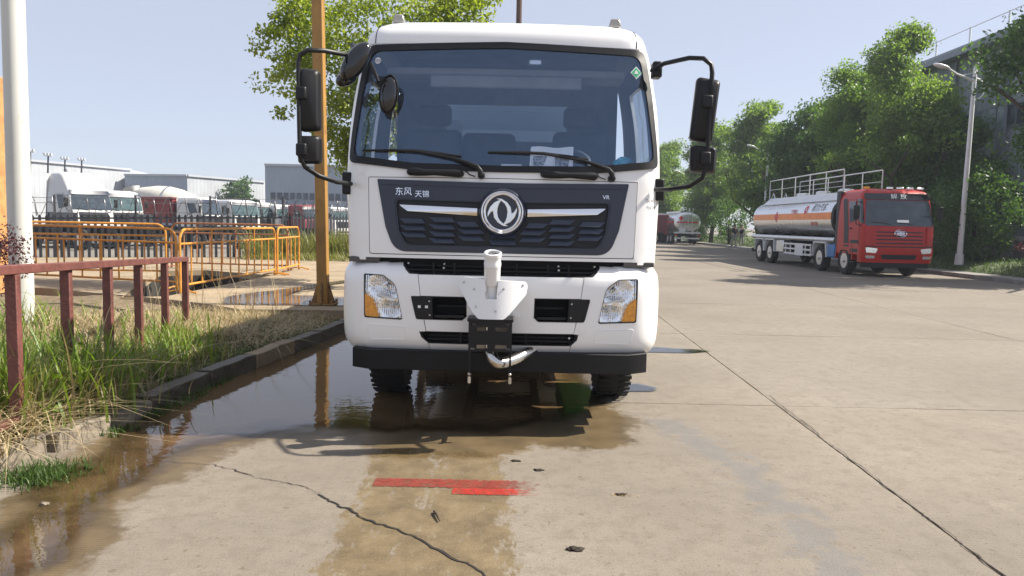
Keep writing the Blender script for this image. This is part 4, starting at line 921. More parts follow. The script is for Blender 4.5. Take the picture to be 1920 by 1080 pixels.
bk = panel(rpoly([(-.225, .882), (.092, .882), (.092, .665), (-.225, .665)], .01, 2), [rpoly([(a, b), (a + .085, b), (a + .085, b - .03), (a, b - .03)], .01, 3) for a, b in ((-.165, .845), (-.035 + .005, .845), (-.165, .715), (-.03, .715))] + [rpoly([(a, b), (a + .035, b), (a + .035, b - .014), (a, b - .014)], .006, 3) for a, b in ((-.21, .87), (.045, .87), (-.21, .69), (.045, .69))], lambda u, z, o: (u, -.24 - o, z), 0, .012, .04, back=True)
bko = put('bracket_plate', bk, 'blackpl', wc)
b2 = MB(); b2.bb(-.235, .10, -.242, -.02, .882, .905); b2.bb(-.225, -.213, -.228, .05, .665, .882); b2.bb(.08, .092, -.228, .05, .665, .882); put('bracket_box', b2, 'blackpl', wc, bevel=.003)
for x in (-.215, .082):
    lg = MB(); lg.bb(x - .008, x + .008, -.235, -.225, .47, .665); lg.bb(x - .012, x + .012, -.24, .1, .475, .49); put('bracket_leg', lg, 'blackpl', wc)
    put('leg_bolt', MB().lathe([(.014, 0), (.014, .012), (.008, .02)], (x, -.24, .50), (0, -1, 0), 8), 'steel', wc)
    put('leg_bolt', MB().lathe([(.012, 0), (.012, .05)], (x, -.232, .43), (0, 0, 1), 8), 'steel', wc)
cb = MB()
for x in (-.09, -.045): cb.cyl((x, -.2, .87), (x, -.2, .68), .016, .016, 10)
put('valve_body', cb, 'steel', wc)
hs = MB(); hp = [(-.065, -.15, .67), (-.06, -.17, .63), (-.035, -.19, .585), (.01, -.18, .565), (.08, -.13, .575), (.16, -.05, .60), (.24, .05, .63), (.32, .15, .66)]
cv = []
for i in range(len(hp) - 1):
    for k in range(8): cv.append(tuple(Vector(hp[i]).lerp(Vector(hp[i + 1]), k / 8)))
sm = [tuple(sum((Vector(cv[min(max(i + d, 0), len(cv) - 1)]) for d in range(-4, 5)), Vector()) / 9) for i in range(len(cv))]
hs.tube(sm, [.042 + .003 * (i % 2) for i in range(len(sm))], 14); put('steel_hose', hs, 'steel', wc, smooth=60)
put('hose_collar', MB().lathe([(.045, 0), (.048, .01), (.048, .03), (.04, .035)], (-.065, -.15, .635), (0, 0, 1), 18), 'steel', wc)
put('drain_plug', MB().lathe([(.03, 0), (.028, .006), (.006, .008), (.004, .014)], BM_(.115, .905, 0), (0, -1, 0), 16), 'white', truck)
# things lying behind the windscreen
pp = MB(); n = 12
for j in range(7):
    for i in range(n + 1): pp.v.append((TX + .20 + .335 * i / n + .012 * j / 6, TY + .215 + .012 * math.sin(i * .9) + .14 * j / 6 + .01 * abs(i - 6) / 6, 2.035 + .172 * j / 6 + .006 * math.sin(i * .7)))
pp.f = [(j * (n + 1) + i, j * (n + 1) + i + 1, (j + 1) * (n + 1) + i + 1, (j + 1) * (n + 1) + i) for j in range(6) for i in range(n)]
pap = put('printed_paper', pp, 'paper', label='folded printed paper propped on the dashboard behind the windscreen', cat='paper')
def smudge(): 
    m = pm('printed_smudges', (.35, .35, .36), .8, var=.5, scale=60); return m
pq = MB()
for k, (a, b, c, d) in enumerate(((.23, .36, 2.055, 2.13), (.40, .51, 2.05, 2.125))): pq.add([(TX + a, TY + .228, c), (TX + b, TY + .228, c), (TX + b, TY + .285, d), (TX + a, TY + .285, d)], [(0, 1, 2, 3)])
put('printed_picture', pq, smudge(), pap)
sp = MB(); sp.box((TX + .06, TY + .30, 2.045), (.16, .07, .03)); put('paper_slip', sp, 'paper', label='small white paper slip lying flat beside the propped paper', cat='paper', bevel=.004)
def blob(c, s, seed, n=14, amp=.3):
    bm = bmesh.new(); bmesh.ops.create_icosphere(bm, subdivisions=3, radius=1)
    for v in bm.verts:
        f = 1 + amp * noise.noise(v.co * 1.7 + Vector((seed, 0, 0))) + amp * .5 * noise.noise(v.co * 5 + Vector((0, seed, 0)))
        v.co = Vector((v.co.x * s[0] * f + c[0], v.co.y * s[1] * f + c[1], max(v.co.z * s[2] * f, -s[2] * .5) + c[2]))
    me = bpy.data.meshes.new('blob'); bm.to_mesh(me); bm.free(); me.polygons.foreach_set('use_smooth', [True] * len(me.polygons)); return me
put('plastic_bag', blob((TX + .935, TY + .34, 2.085), (.085, .06, .05), 3, amp=.5), 'bluebag', label='bright cyan plastic bag in the corner of the windscreen', cat='bag')
put('plastic_tray', MB().box((TX + .86, TY + .34, 2.045), (.2, .09, .025)), pm('clear_tray', (.55, .5, .45), .3), label='pale plastic tray beside the cyan bag on the dashboard', cat='tray', bevel=.01)
# ---------------------------------------------------------------- street furniture on the planted side
# white pole
mb = MB(); mb.lathe([(.135, -.1), (.132, .6), (.128, 2.5), (.122, 6), (.118, 9)], (0, 0, .15), (0, 0, 1), 32)
wp = thing('white_pole', 'thick round white painted pole behind the rusty red railing', 'pole', (-6.05, 9.3, 0)); wp.rotation_euler = (0, R(.2), 0)
put('shaft', mb, 'polewhite', wp)
bd = MB(); bd.lathe([(.128, 0), (.1285, .002), (.1285, .01), (.128, .012)], (0, 0, 2.15), (0, 0, 1), 32, cap=False); put('seam_band', bd, 'polewhite', wp)
# yellow post with gusseted foot
yp = thing('yellow_post', 'tall yellow steel post with rusty gusseted foot on the concrete pad', 'post', (-3.2, 12.8, .16)); yp.rotation_euler = (0, R(-1.0), 0)
put('shaft', MB().bb(-.088, .088, -.095, .095, .02, 7.2), 'yellow', yp, bevel=.012)
M['yellowrust'] = pm('rusting_yellow', (.30, .17, .06), .7, var=.25, spots=.55, spotcol=(.10, .05, .025), spotscale=9)
put('base_plate', MB().bb(-.21, .21, -.2, .2, 0, .025), 'yellowrust', yp, bevel=.005)
for ang in range(4):
    g = MB(); c, s = math.cos(ang * math.pi / 2), math.sin(ang * math.pi / 2)
    g.prism([(.085, .025), (.205, .025), (.085, .42)], lambda a, b, t: (a * c - t * s, a * s + t * c, b), -.012, .012); put('gusset', g, 'yellowrust', yp)
for sx in (-1, 1):
    for sy in (-1, 1): put('anchor_bolt', MB().cyl((sx * .18, sy * .17, .02), (sx * .18, sy * .17, .085), .02, .02, 8), 'yellowrust', yp)
for z in (5.1, 5.5, 3.2, 4.2): put('bolt_hole', MB().cyl((-.02, -.112, z), (-.02, -.100, z), .018, .018, 10), 'rust', yp)
put('wire_clip', MB().box((-.06, -.125, 2.55), (.16, .03, .06)), 'blackpl', yp)
# rust-red railing
pxs = [(-3.265, 4.93, 1.262), (-3.47, 5.87, 1.235), (-3.65, 6.81, 1.20), (-3.84, 7.75, 1.165), (-4.0, 8.69, 1.13), (-4.17, 9.63, 1.09)]
rl = thing('red_railing', 'rusty red steel railing on the grassy verge beside the kerb', 'railing', (0, 0, 0))
t = MB(); a = Vector(pxs[0]); b = Vector(pxs[-1]); d = (b - a).normalized(); a = a - d * 1.2; b = b + d * .05
def bar(p, q, w, h):
    p, q = Vector(p), Vector(q); d = (q - p).normalized(); sd = Vector((d.y, -d.x, 0)).normalized(); up = sd.cross(d); m = MB(); vs = []
    for e in (p, q):
        for x, z in ((-1, -1), (1, -1), (1, 1), (-1, 1)): vs.append(e + sd * x * w / 2 + up * z * h / 2)
    return m.add(vs, [(3, 2, 1, 0), (4, 5, 6, 7), (0, 1, 5, 4), (1, 2, 6, 5), (2, 3, 7, 6), (3, 0, 4, 7)])
put('top_rail', bar(a - Vector((0, 0, .03)), b - Vector((0, 0, .03)), .07, .062), 'rust', rl, bevel=.006)
put('bottom_rail', bar(a - Vector((0, 0, 1.03)), b - Vector((0, 0, .98)), .05, .05), 'rust', rl, bevel=.005)
for i, p in enumerate(pxs):
    m = MB(); rz = Matrix.Rotation(math.atan2(d.y, d.x), 3, 'Z'); m.box((p[0], p[1], (p[2] - .062) / 2 - .02), (.072, .072, p[2] - .062 + .04), rz); put('rail_post', m, 'rust', rl, bevel=.006)

# orange crowd barriers
def barrier(a, b, z0, z1, mat, label, nb, mids, feet=True, gap=.14):
    a, b = Vector((a[0], a[1], 0)), Vector((b[0], b[1], 0)); L = (b - a).length; d = (b - a) / L
    t = thing('crowd_barrier', label, 'barrier', (a.x, a.y, 0), math.atan2(d.y, d.x), 'orange crowd barriers round the pit')
    r = .026; cr = .22
    arc = lambda x, s: [(x + s * (-cr + cr * math.cos(q)) * -1 if False else x, 0, 0)]
    pts = [(0, 0, z0), (0, 0, z1 - cr)] + [(cr - cr * math.cos(q), 0, z1 - cr + cr * math.sin(q)) for q in [math.pi / 2 * k / 5 for k in range(1, 6)]] + [(L - cr + cr * math.sin(q), 0, z1 - cr + cr * math.cos(q)) for q in [math.pi / 2 * k / 5 for k in range(6)]] + [(L, 0, z0)]
    put('frame_tube', MB().tube(pts, r, 8), mat, t)
    put('mid_rail', MB().cyl((0, 0, z1 - .27), (L, 0, z1 - .27), r * .85, r * .85, 8), mat, t)
    put('bottom_rail', MB().cyl((0, 0, z0 + gap), (L, 0, z0 + gap), r * .85, r * .85, 8), mat, t)
    for k in range(1, nb):
        x = L * k / nb; top = z1 if k in mids else z1 - .27
        put('bar', MB().cyl((x, 0, z0 + gap), (x, 0, top), .017, .017, 6), mat, t)
    if feet:
        for x in (.02, L - .02): put('foot', MB().tube([(x, -.3, z0 + .01), (x, -.1, z0 + .05), (x, .1, z0 + .05), (x, .3, z0 + .01)], .02, 6), mat, t)
    return t
barrier((-6.2, 14.1), (-6.03, 19.2), .17, 1.36, 'orange', 'long orange tubular barrier along the open pit beside the pad', 11, (3, 8))
barrier((-6.0, 19.3), (-6.1, 21.6), .17, 1.37, 'orange', 'short end orange barrier nearest the tall grass', 5, ())
barrier((-12.6, 16.9), (-6.62, 14.9), .17, 1.355, 'orange', 'orange barrier behind the railing running left from the pit corner', 13, (4, 8))
barrier((-13.4, 17.2), (-8.2, 17.9), .17, 1.41, 'orange', 'second orange barrier standing behind the other between white pole and pit', 11, (3, 7))
barrier((-9.6, 21.3), (-6.2, 20.9), .17, 1.42, 'orangerust', 'rust brown barrier on the far side of the pit', 9, (2, 5))

# dark palisade fence with razor wire
fn = thing('palisade_fence', 'dark steel palisade fence with razor wire along the truck yard', 'fence', (0, 0, 0))
pk = MB(); pk.prism([(-.045, 0), (.045, 0), (.045, 1), (0, 1.05), (-.045, 1)], lambda a, b, t: (a, t, b), -.008, .008)
pkm = mesh_of(pk, 'picket', 30); pkm.materials.append(M['fence'])
ztop = lambda x: 1.40 + max(0, min(1, (x + 19.5) / 14)) * .38
coil = []
npk = 0
for i in range(len(FENCE) - 1):
    a, b = Vector((*FENCE[i], 0)), Vector((*FENCE[i + 1], 0)); L = (b - a).length; d = (b - a) / L; n = int(L / .2)
    for k in range(n):
        p = a + d * (k * .2); o = bpy.data.objects.new('picket', pkm); COL.objects.link(o); o.parent = fn; o.location = (p.x, p.y, .0); o.rotation_euler = (0, 0, math.atan2(d.y, d.x)); o.scale = (1, 1, ztop(p.x)); npk += 1
    for dz in (-.06, -1.0): put('fence_rail', bar((a.x, a.y + .03, ztop(a.x) + dz), (b.x, b.y + .03, ztop(b.x) + dz), .05, .06), 'fence', fn)
    for k in range(0, n, 12):
        p = a + d * (k * .2); z = ztop(p.x)
        put('fence_post', bar((p.x, p.y + .06, 0), (p.x + .001, p.y + .061, z + .72), .07, .05), 'fence', fn)
    turns = int(L / .25)
    for k in range(turns * 14):
        q = 2 * math.pi * k / 14; p = a + d * (L * k / (turns * 14)); z = ztop(p.x); rr = .27 + .06 * math.sin(k * .31) + .04 * math.sin(k * .117)
        coil.append((p.x + rr * .25 * math.cos(q) * d.y + .16 * math.sin(q * .5) * d.x, p.y - rr * .25 * math.cos(q) * d.x, z + .30 + rr * math.sin(q)))
put('razor_wire', MB().tube(coil, .012, 4), 'wire', fn)
for dz in (.12, .45, .62): put('strand_wire', MB().tube([(x, y + .06, ztop(x) + dz) for x, y in FENCE], .008, 4), 'wire', fn)

# rust orange structure at the frame's edge
oc = thing('orange_cabinet', 'weathered orange steel cabinet at the left edge behind the white pole', 'cabinet', (-9.9, 14, .1))
put('body', MB().bb(-.9, .4, -.3, .5, 0, 4.0), 'orangewall', oc, bevel=.02); put('ridge', MB().bb(.40, .44, -.32, -.28, 0, 4.0), 'orangerust', oc); put('sign_plate', MB().bb(.1, .38, -.315, -.302, 1.75, 2.15), 'winpale', oc)
# wooden utility pole behind the truck
up_ = thing('utility_pole', 'dark weathered utility pole rising behind the truck roof', 'pole', (.05, 30, 0))
put('shaft', MB().lathe([(.14, 0), (.10, 12.5)], (0, 0, 0), (0, 0, 1), 16), 'wood', up_); put('crossarm', MB().bb(-.9, .9, -.06, .06, 11.6, 11.75), 'wood', up_)
# ---------------------------------------------------------------- vegetation
rng = np.random.default_rng(11)
def leaves(centers, size, droop=.3, nrm=None, aspect=.5):
    """one folded diamond per centre -> (n*4, 3)"""
    n = len(centers); d = rng.normal(size=(n, 3)); d[:, 2] -= droop; d /= np.linalg.norm(d, axis=1)[:, None]
    e = rng.normal(size=(n, 3)); s = np.cross(d, e); s /= np.linalg.norm(s, axis=1)[:, None] + 1e-9
    l = (size * rng.uniform(.65, 1.25, n))[:, None]; c = np.asarray(centers)
    up = np.cross(d, s) * l * .12
    v = np.stack([c - d * l * .5, c + s * l * aspect * .5 + up, c + d * l * .5, c - s * l * aspect * .5 + up], 1)
    return v.reshape(-1, 3)
def limb_tree(mb, p, d, ln, r, depth, tips, rr, spread=.6, up=.15, cuts=3):
    pts = [Vector(p)]; rad = [r]; q = Vector(p); dd = Vector(d).normalized()
    for k in range(cuts):
        dd = (dd + Vector((rr.gauss(0, .12), rr.gauss(0, .12), rr.gauss(0, .08) + up * .3))).normalized(); q = q + dd * (ln / cuts); pts.append(q.copy()); rad.append(r * (1 - .4 * (k + 1) / cuts))
    mb.tube(pts, rad, 7 if depth > 1 else 5)
    if depth <= 0: tips.append(q.copy()); return
    n = rr.choice((2, 3, 3))
    for k in range(n):
        ax = Vector((rr.gauss(0, 1), rr.gauss(0, 1), rr.gauss(0, .5))).normalized(); nd = (dd + ax * spread + Vector((0, 0, up))).normalized()
        limb_tree(mb, q, nd, ln * rr.uniform(.65, .85), r * .58, depth - 1, tips, rr, spread, up, cuts)
    if depth >= 2: tips.append(pts[-2].copy())
def make_tree(name, label, loc, height, crown_r, trunk_h, leaf, mat, bark, seed, ncl=160, per=70, cl=.55, size=.14, shape=None, group=None, squash=1., nd=2, fill=.45):
    rr = random.Random(seed); t = thing(name, label, 'tree', loc, 0, group)
    mb = MB(); tips = []
    r0 = height * .018 + .05
    limb_tree(mb, (0, 0, -.1), (rr.gauss(0, .05), rr.gauss(0, .05), 1), trunk_h, r0, 0, [], rr, cuts=4)
    for k in range(5):
        a = 2 * math.pi * k / 5 + rr.uniform(-.4, .4); e = rr.uniform(.5, 1.3)
        limb_tree(mb, (0, 0, trunk_h * rr.uniform(.8, 1)), (math.cos(a), math.sin(a), e), (height - trunk_h) * .27, r0 * .5, nd, tips, rr, .6, .12)
    put('trunk', mb, bark, t, smooth=60)
    # lobes -> clusters on lobe surfaces and at branch tips
    H = height - trunk_h; cz = trunk_h + H * .5
    lobes = shape or [(rr.gauss(0, .42) * crown_r, rr.gauss(0, .42) * crown_r, trunk_h + H * rr.uniform(.18, .85), crown_r * rr.uniform(.34, .58)) for k in range(11)]
    cs = []
    for k in range(ncl):
        lb = lobes[k % len(lobes)]; v = Vector((rr.gauss(0, 1), rr.gauss(0, 1), rr.gauss(0, 1))).normalized(); f = rr.uniform(fill, 1.06)
        cs.append((lb[0] + v.x * lb[3] * f, lb[1] + v.y * lb[3] * f, lb[2] + v.z * lb[3] * f * squash))
    cs += [tuple(p) for p in tips if (p.x ** 2 + p.y ** 2) < (crown_r * 1.1) ** 2 and p.z < height * 1.02][:ncl // 3]
    cs = np.array(cs); n = len(cs); w = rng.uniform(.45, 1.25, n)
    idx = np.repeat(np.arange(n), per); off = rng.normal(size=(len(idx), 3)); off /= np.linalg.norm(off, axis=1)[:, None]; off *= (rng.uniform(0, 1, len(idx)) ** .45)[:, None] * cl * w[idx][:, None]; off[:, 2] *= .62
    c = cs[idx] + off
    o = put('crown', fast_mesh('crown', leaves(c, size), 4, leaf if leaf else mat), None, t); return t
# the pale tree over the cab
LT = [(-3.0, 0, 4.4, .8), (-3.0, .3, 5.3, .8), (-2.3, -.3, 4.9, 1.0), (-1.5, .3, 5.5, 1.1), (-.6, -.4, 5.9, 1.1), (.0, .2, 6.0, .9), (.45, 0, 5.95, .6), (-1.5, -.3, 4.1, .9), (-1.0, .4, 3.6, .7), (-2.1, 0, 3.7, .6), (-.2, 1.4, 4.5, 1.0), (-2.7, .3, 6.0, .7), (-1.8, .4, 2.95, .35)]
make_tree('leafy_tree', 'yellow-green broadleaf tree rising behind the truck beside the yellow post', (-1.7, 16.5, .1), 6.8, 3.2, 2.6, 'leafL', None, 'bark', 5, ncl=250, per=88, cl=.5, size=.11, shape=LT, nd=3, fill=.5)
# row along the road on the far side
grp = 'trees along the far side of the road'
def rlobes(seed, cr, th, h, n=12):
    r = random.Random(seed); out = []
    for k in range(n):
        z = r.uniform(.05, .93); f = (1 - abs(z - .42) * 1.25); a = r.uniform(0, 6.283); q = r.uniform(.2, .75) * cr * max(.15, f)
        out.append((q * math.cos(a), q * math.sin(a), th + (h - th) * z, cr * r.uniform(.30, .5) * max(.55, f)))
    return out
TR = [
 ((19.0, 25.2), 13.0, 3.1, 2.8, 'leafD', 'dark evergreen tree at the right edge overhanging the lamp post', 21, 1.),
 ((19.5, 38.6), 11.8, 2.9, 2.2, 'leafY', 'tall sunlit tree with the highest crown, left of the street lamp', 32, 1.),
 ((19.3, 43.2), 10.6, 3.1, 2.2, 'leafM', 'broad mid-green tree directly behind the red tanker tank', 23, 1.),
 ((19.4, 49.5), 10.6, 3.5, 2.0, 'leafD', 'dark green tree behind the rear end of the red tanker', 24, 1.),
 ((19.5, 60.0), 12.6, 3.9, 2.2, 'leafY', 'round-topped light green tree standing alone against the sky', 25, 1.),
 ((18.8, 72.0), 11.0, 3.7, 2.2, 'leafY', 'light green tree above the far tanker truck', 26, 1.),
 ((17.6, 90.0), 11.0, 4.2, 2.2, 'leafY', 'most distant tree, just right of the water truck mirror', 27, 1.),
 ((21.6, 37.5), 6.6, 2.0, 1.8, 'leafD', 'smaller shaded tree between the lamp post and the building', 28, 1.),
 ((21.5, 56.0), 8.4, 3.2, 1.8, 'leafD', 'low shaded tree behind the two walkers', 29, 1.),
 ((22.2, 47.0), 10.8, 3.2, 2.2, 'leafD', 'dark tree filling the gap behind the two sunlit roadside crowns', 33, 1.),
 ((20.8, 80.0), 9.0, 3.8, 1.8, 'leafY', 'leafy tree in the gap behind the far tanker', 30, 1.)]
for (x, y), h, cr, th, lf, lab, sd, sq in TR:
    far = y > 45
    make_tree('street_tree', lab, (x, y, .3), h, cr, th, lf, None, 'bark', sd, ncl=440 if not far else 350, per=112 if not far else 80, cl=.95, size=.185 if not far else .26, shape=rlobes(sd, cr, th, h, 22), group=grp, nd=1)
# overhanging branch at the top right
rr = random.Random(77)
def shrub(name, label, loc, rx, ry, rz, mat, size, ncl, per, seed, group=None, stems=6):
    r = random.Random(seed); t = thing(name, label, 'shrub', loc, 0, group); mb = MB()
    for k in range(stems):
        a = r.uniform(0, 6.28); mb.tube([(0.05 * math.cos(a), .05 * math.sin(a), -.1), (rx * .25 * math.cos(a), ry * .25 * math.sin(a), rz * .8), (rx * .5 * math.cos(a), ry * .5 * math.sin(a), rz * 1.5)], [.05, .035, .012], 6)
    put('stem', mb, 'bark', t, smooth=60)
    cs = []
    for k in range(ncl):
        v = Vector((r.gauss(0, 1), r.gauss(0, 1), r.gauss(0, 1))).normalized(); f = r.uniform(.6, 1.08); cs.append((v.x * rx * f, v.y * ry * f, rz * 1.05 + v.z * rz * f))
    cs = np.array(cs); idx = np.repeat(np.arange(ncl), per); off = rng.normal(size=(len(idx), 3)) * np.array([rx, ry, rz]) * .11
    put('foliage', fast_mesh('foliage', leaves(cs[idx] + off, size), 4, mat), None, t); return t
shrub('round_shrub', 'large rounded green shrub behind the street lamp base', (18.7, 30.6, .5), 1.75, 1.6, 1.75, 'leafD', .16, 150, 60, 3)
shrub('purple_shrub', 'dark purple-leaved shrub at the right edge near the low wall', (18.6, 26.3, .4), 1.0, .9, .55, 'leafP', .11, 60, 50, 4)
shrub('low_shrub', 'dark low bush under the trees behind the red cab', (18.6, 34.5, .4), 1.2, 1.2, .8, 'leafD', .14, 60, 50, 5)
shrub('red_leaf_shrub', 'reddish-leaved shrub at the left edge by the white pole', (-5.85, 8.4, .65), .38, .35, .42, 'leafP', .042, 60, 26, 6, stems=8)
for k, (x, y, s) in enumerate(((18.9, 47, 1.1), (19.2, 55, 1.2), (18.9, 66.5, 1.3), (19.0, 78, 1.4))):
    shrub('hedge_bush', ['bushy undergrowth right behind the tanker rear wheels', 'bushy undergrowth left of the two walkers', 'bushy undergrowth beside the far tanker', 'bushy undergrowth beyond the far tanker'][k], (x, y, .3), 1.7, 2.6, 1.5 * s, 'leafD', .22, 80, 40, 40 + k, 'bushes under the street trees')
make_tree('far_tree', 'dark tree in the gap between two far warehouses', (-45, 125, 0), 8.2, 2.6, 2.2, 'leafD', None, 'bark', 61, ncl=80, per=30, cl=.9, size=.5)

# grass: separate bent blades
def blades(base, h, lean, w, segs=4, curl=1.):
    n = len(base); a = rng.uniform(0, 2 * np.pi, n); dx, dy = np.cos(a), np.sin(a); out = []
    hh = h * rng.uniform(.5, 1.15, n); ln = lean * rng.uniform(.2, 1.3, n); wd = w * rng.uniform(.6, 1.3, n)
    sx, sy = -dy, dx; P = []
    for k in range(segs + 1):
        t = k / segs; f = hh * (t - .35 * curl * ln * t ** 2.2); g = hh * ln * t ** 1.8; ww = wd * (1 - t) ** .7 * .5 + .0004
        c = base + np.stack([dx * g, dy * g, f], 1); s = np.stack([sx * ww, sy * ww, np.zeros(n)], 1); P.append((c - s, c + s))
    vs = np.stack([q for pr in P for q in pr], 1).reshape(-1, 3)   # n * 2(segs+1)
    m = 2 * (segs + 1); fs = np.array([[2 * k, 2 * k + 1, 2 * k + 3, 2 * k + 2] for k in range(segs)])
    F = (fs[None] + (np.arange(n) * m)[:, None, None]).reshape(-1, 4); return vs, F
def blade_obj(name, parts, mat, label, cat='grass', kind='stuff'):
    V = []; F = []; k = 0
    for v, f in parts: V.append(v); F.append(f + k); k += len(v)
    V = np.concatenate(V).astype(np.float32); F = np.concatenate(F).astype(np.int32)
    me = bpy.data.meshes.new(name); me.vertices.add(len(V)); me.vertices.foreach_set('co', V.ravel()); me.loops.add(F.size); me.loops.foreach_set('vertex_index', F.ravel())
    me.polygons.add(len(F)); me.polygons.foreach_set('loop_start', np.arange(0, F.size, 4, dtype=np.int32)); me.polygons.foreach_set('loop_total', np.full(len(F), 4, dtype=np.int32)); me.update(calc_edges=True)
    me.polygons.foreach_set('use_smooth', [True] * len(F)); me.materials.append(M[mat])
    return put(name, me, None, label=label, cat=cat, kind=kind)
def scat(n, fx, zf):
    """fx(k) -> x, y"""
    p = np.array([fx() for _ in range(n)]); z = np.array([zf(x, y) for x, y in p]); return np.column_stack([p, z - .01])
gr = random.Random(9)
def band(y0, y1, d0, d1, pw=1.):
    def f():
        y = gr.uniform(y0, y1); return kerbx(y) - .13 - (d0 + (d1 - d0) * gr.random() ** pw), y
    return f
def clump(c, r):
    def f(): return c[0] + gr.gauss(0, r), c[1] + gr.gauss(0, r)
    return f
tall = []; dry = []; low = []; yel = []
for c, r, n, h in (((-3.42, 5.05), .13, 240, .72), ((-3.25, 5.7), .14, 380, .66), ((-3.6, 5.3), .18, 260, .74), ((-3.42, 6.2), .18, 260, .5), ((-3.95, 5.6), .3, 240, .6), ((-4.4, 6.4), .35, 180, .45), ((-3.35, 6.9), .14, 160, .34), ((-3.5, 7.5), .2, 260, .36), ((-3.8, 8.4), .25, 260, .34), ((-3.3, 7.9), .16, 160, .28), ((-4.9, 7.4), .4, 130, .4), ((-5.9, 9.2), .3, 200, .55), ((-4.5, 9.6), .3, 120, .3)):
    k = int(n * .45); b = scat(k, clump(c, r), soil_z); tall.append(blades(b, h * 1.05, .55, .025))
    b = scat(n - k, clump(c, r), soil_z); yel.append(blades(b, h * .9, .85, .013))
    b = scat(int(n * .5), clump(c, r * 1.2), soil_z); dry.append(blades(b, h * .7, 1.1, .011))
b = scat(5200, band(4.2, 11.8, .06, 1.3, 1.4), soil_z); low.append(blades(b, .13, .8, .009, 3))
b = scat(1500, band(4.1, 7.5, -.28, -.03), lambda x, y: .0); keep = [i for i in range(len(b)) if noise.noise((b[i][0] * 1.5, b[i][1] * 1.8, 4)) > .08]; low.append(blades(b[keep], .10, .9, .009, 3))
b = scat(900, clump((-2.85, 4.5), .12), lambda x, y: .0); low.append(blades(b, .09, 1.0, .008, 3))
b = scat(1800, band(4.2, 12, .8, 4.5), soil_z); yel.append(blades(b, .2, .9, .009, 3))
b = scat(5200, band(4.6, 12.0, .15, 3.6), soil_z); dry.append(blades(b, .20, 2.0, .009, 3, 1.2))
# flattened straw beside the pad
b = scat(3600, lambda: (gr.uniform(-5.6, -2.75), gr.uniform(8.6, 11.9)), soil_z); dry.append(blades(b, .34, 2.4, .009, 4, 1.2))
b = scat(420, lambda: (gr.uniform(-3.7, -3.1), gr.uniform(4.3, 5.6)), soil_z); dry.append(blades(b, .5, 1.9, .010, 4, 1.1))
b = scat(40, lambda: (gr.uniform(-3.7, -3.0), gr.uniform(5.0, 6.5)), soil_z); dry.append(blades(b, 1.0, 1.1, .014, 7, 1.2))
b = scat(70, lambda: (gr.uniform(-5.2, -3.0), gr.uniform(9.0, 11.8)), soil_z); dry.append(blades(b, 1.0, .7, .008, 5, .6))
blade_obj('tall_grass', tall, 'grassG', 'tall green grass growing round the rusty railing posts')
blade_obj('yellowing_grass', yel, 'grassY', 'yellowing grass blades mixed through the verge')
blade_obj('dry_straw', dry, 'grassD', 'dry straw and dead stalks lying over the verge')
blade_obj('short_grass', low, 'grassV', 'short green grass creeping along the broken kerb')
b = scat(5200, lambda: (lambda u, v: (-9.6 + 7.0 * u, 27.2 + 2.4 * u * 1.5 + v))(gr.random(), gr.uniform(-.6, 2.0)), lambda x, y: .05)
blade_obj('reed_grass', [blades(b, 1.25, .5, .035), blades(scat(1600, lambda: (gr.uniform(-9.4, -3), gr.uniform(26.2, 28)), lambda x, y: .1), .5, 1.4, .03)], 'grassY', 'stand of tall green reeds in front of the palisade fence')
# broad-leaved weeds
wd = []
for c in ((-3.3, 5.15), (-3.22, 5.45), (-3.1, 6.0), (-3.6, 6.1), (-4.1, 6.8)):
    cs = np.array([(c[0] + gr.gauss(0, .08), c[1] + gr.gauss(0, .08), soil_z(*c) + gr.uniform(.06, .4)) for _ in range(22)]); wd.append(leaves(cs, .07, .2, aspect=.75))
put('broadleaf_weeds', fast_mesh('broadleaf_weeds', np.concatenate(wd), 4, 'grassG'), None, label='broad-leaved green weeds among the grass', cat='weeds', kind='stuff')
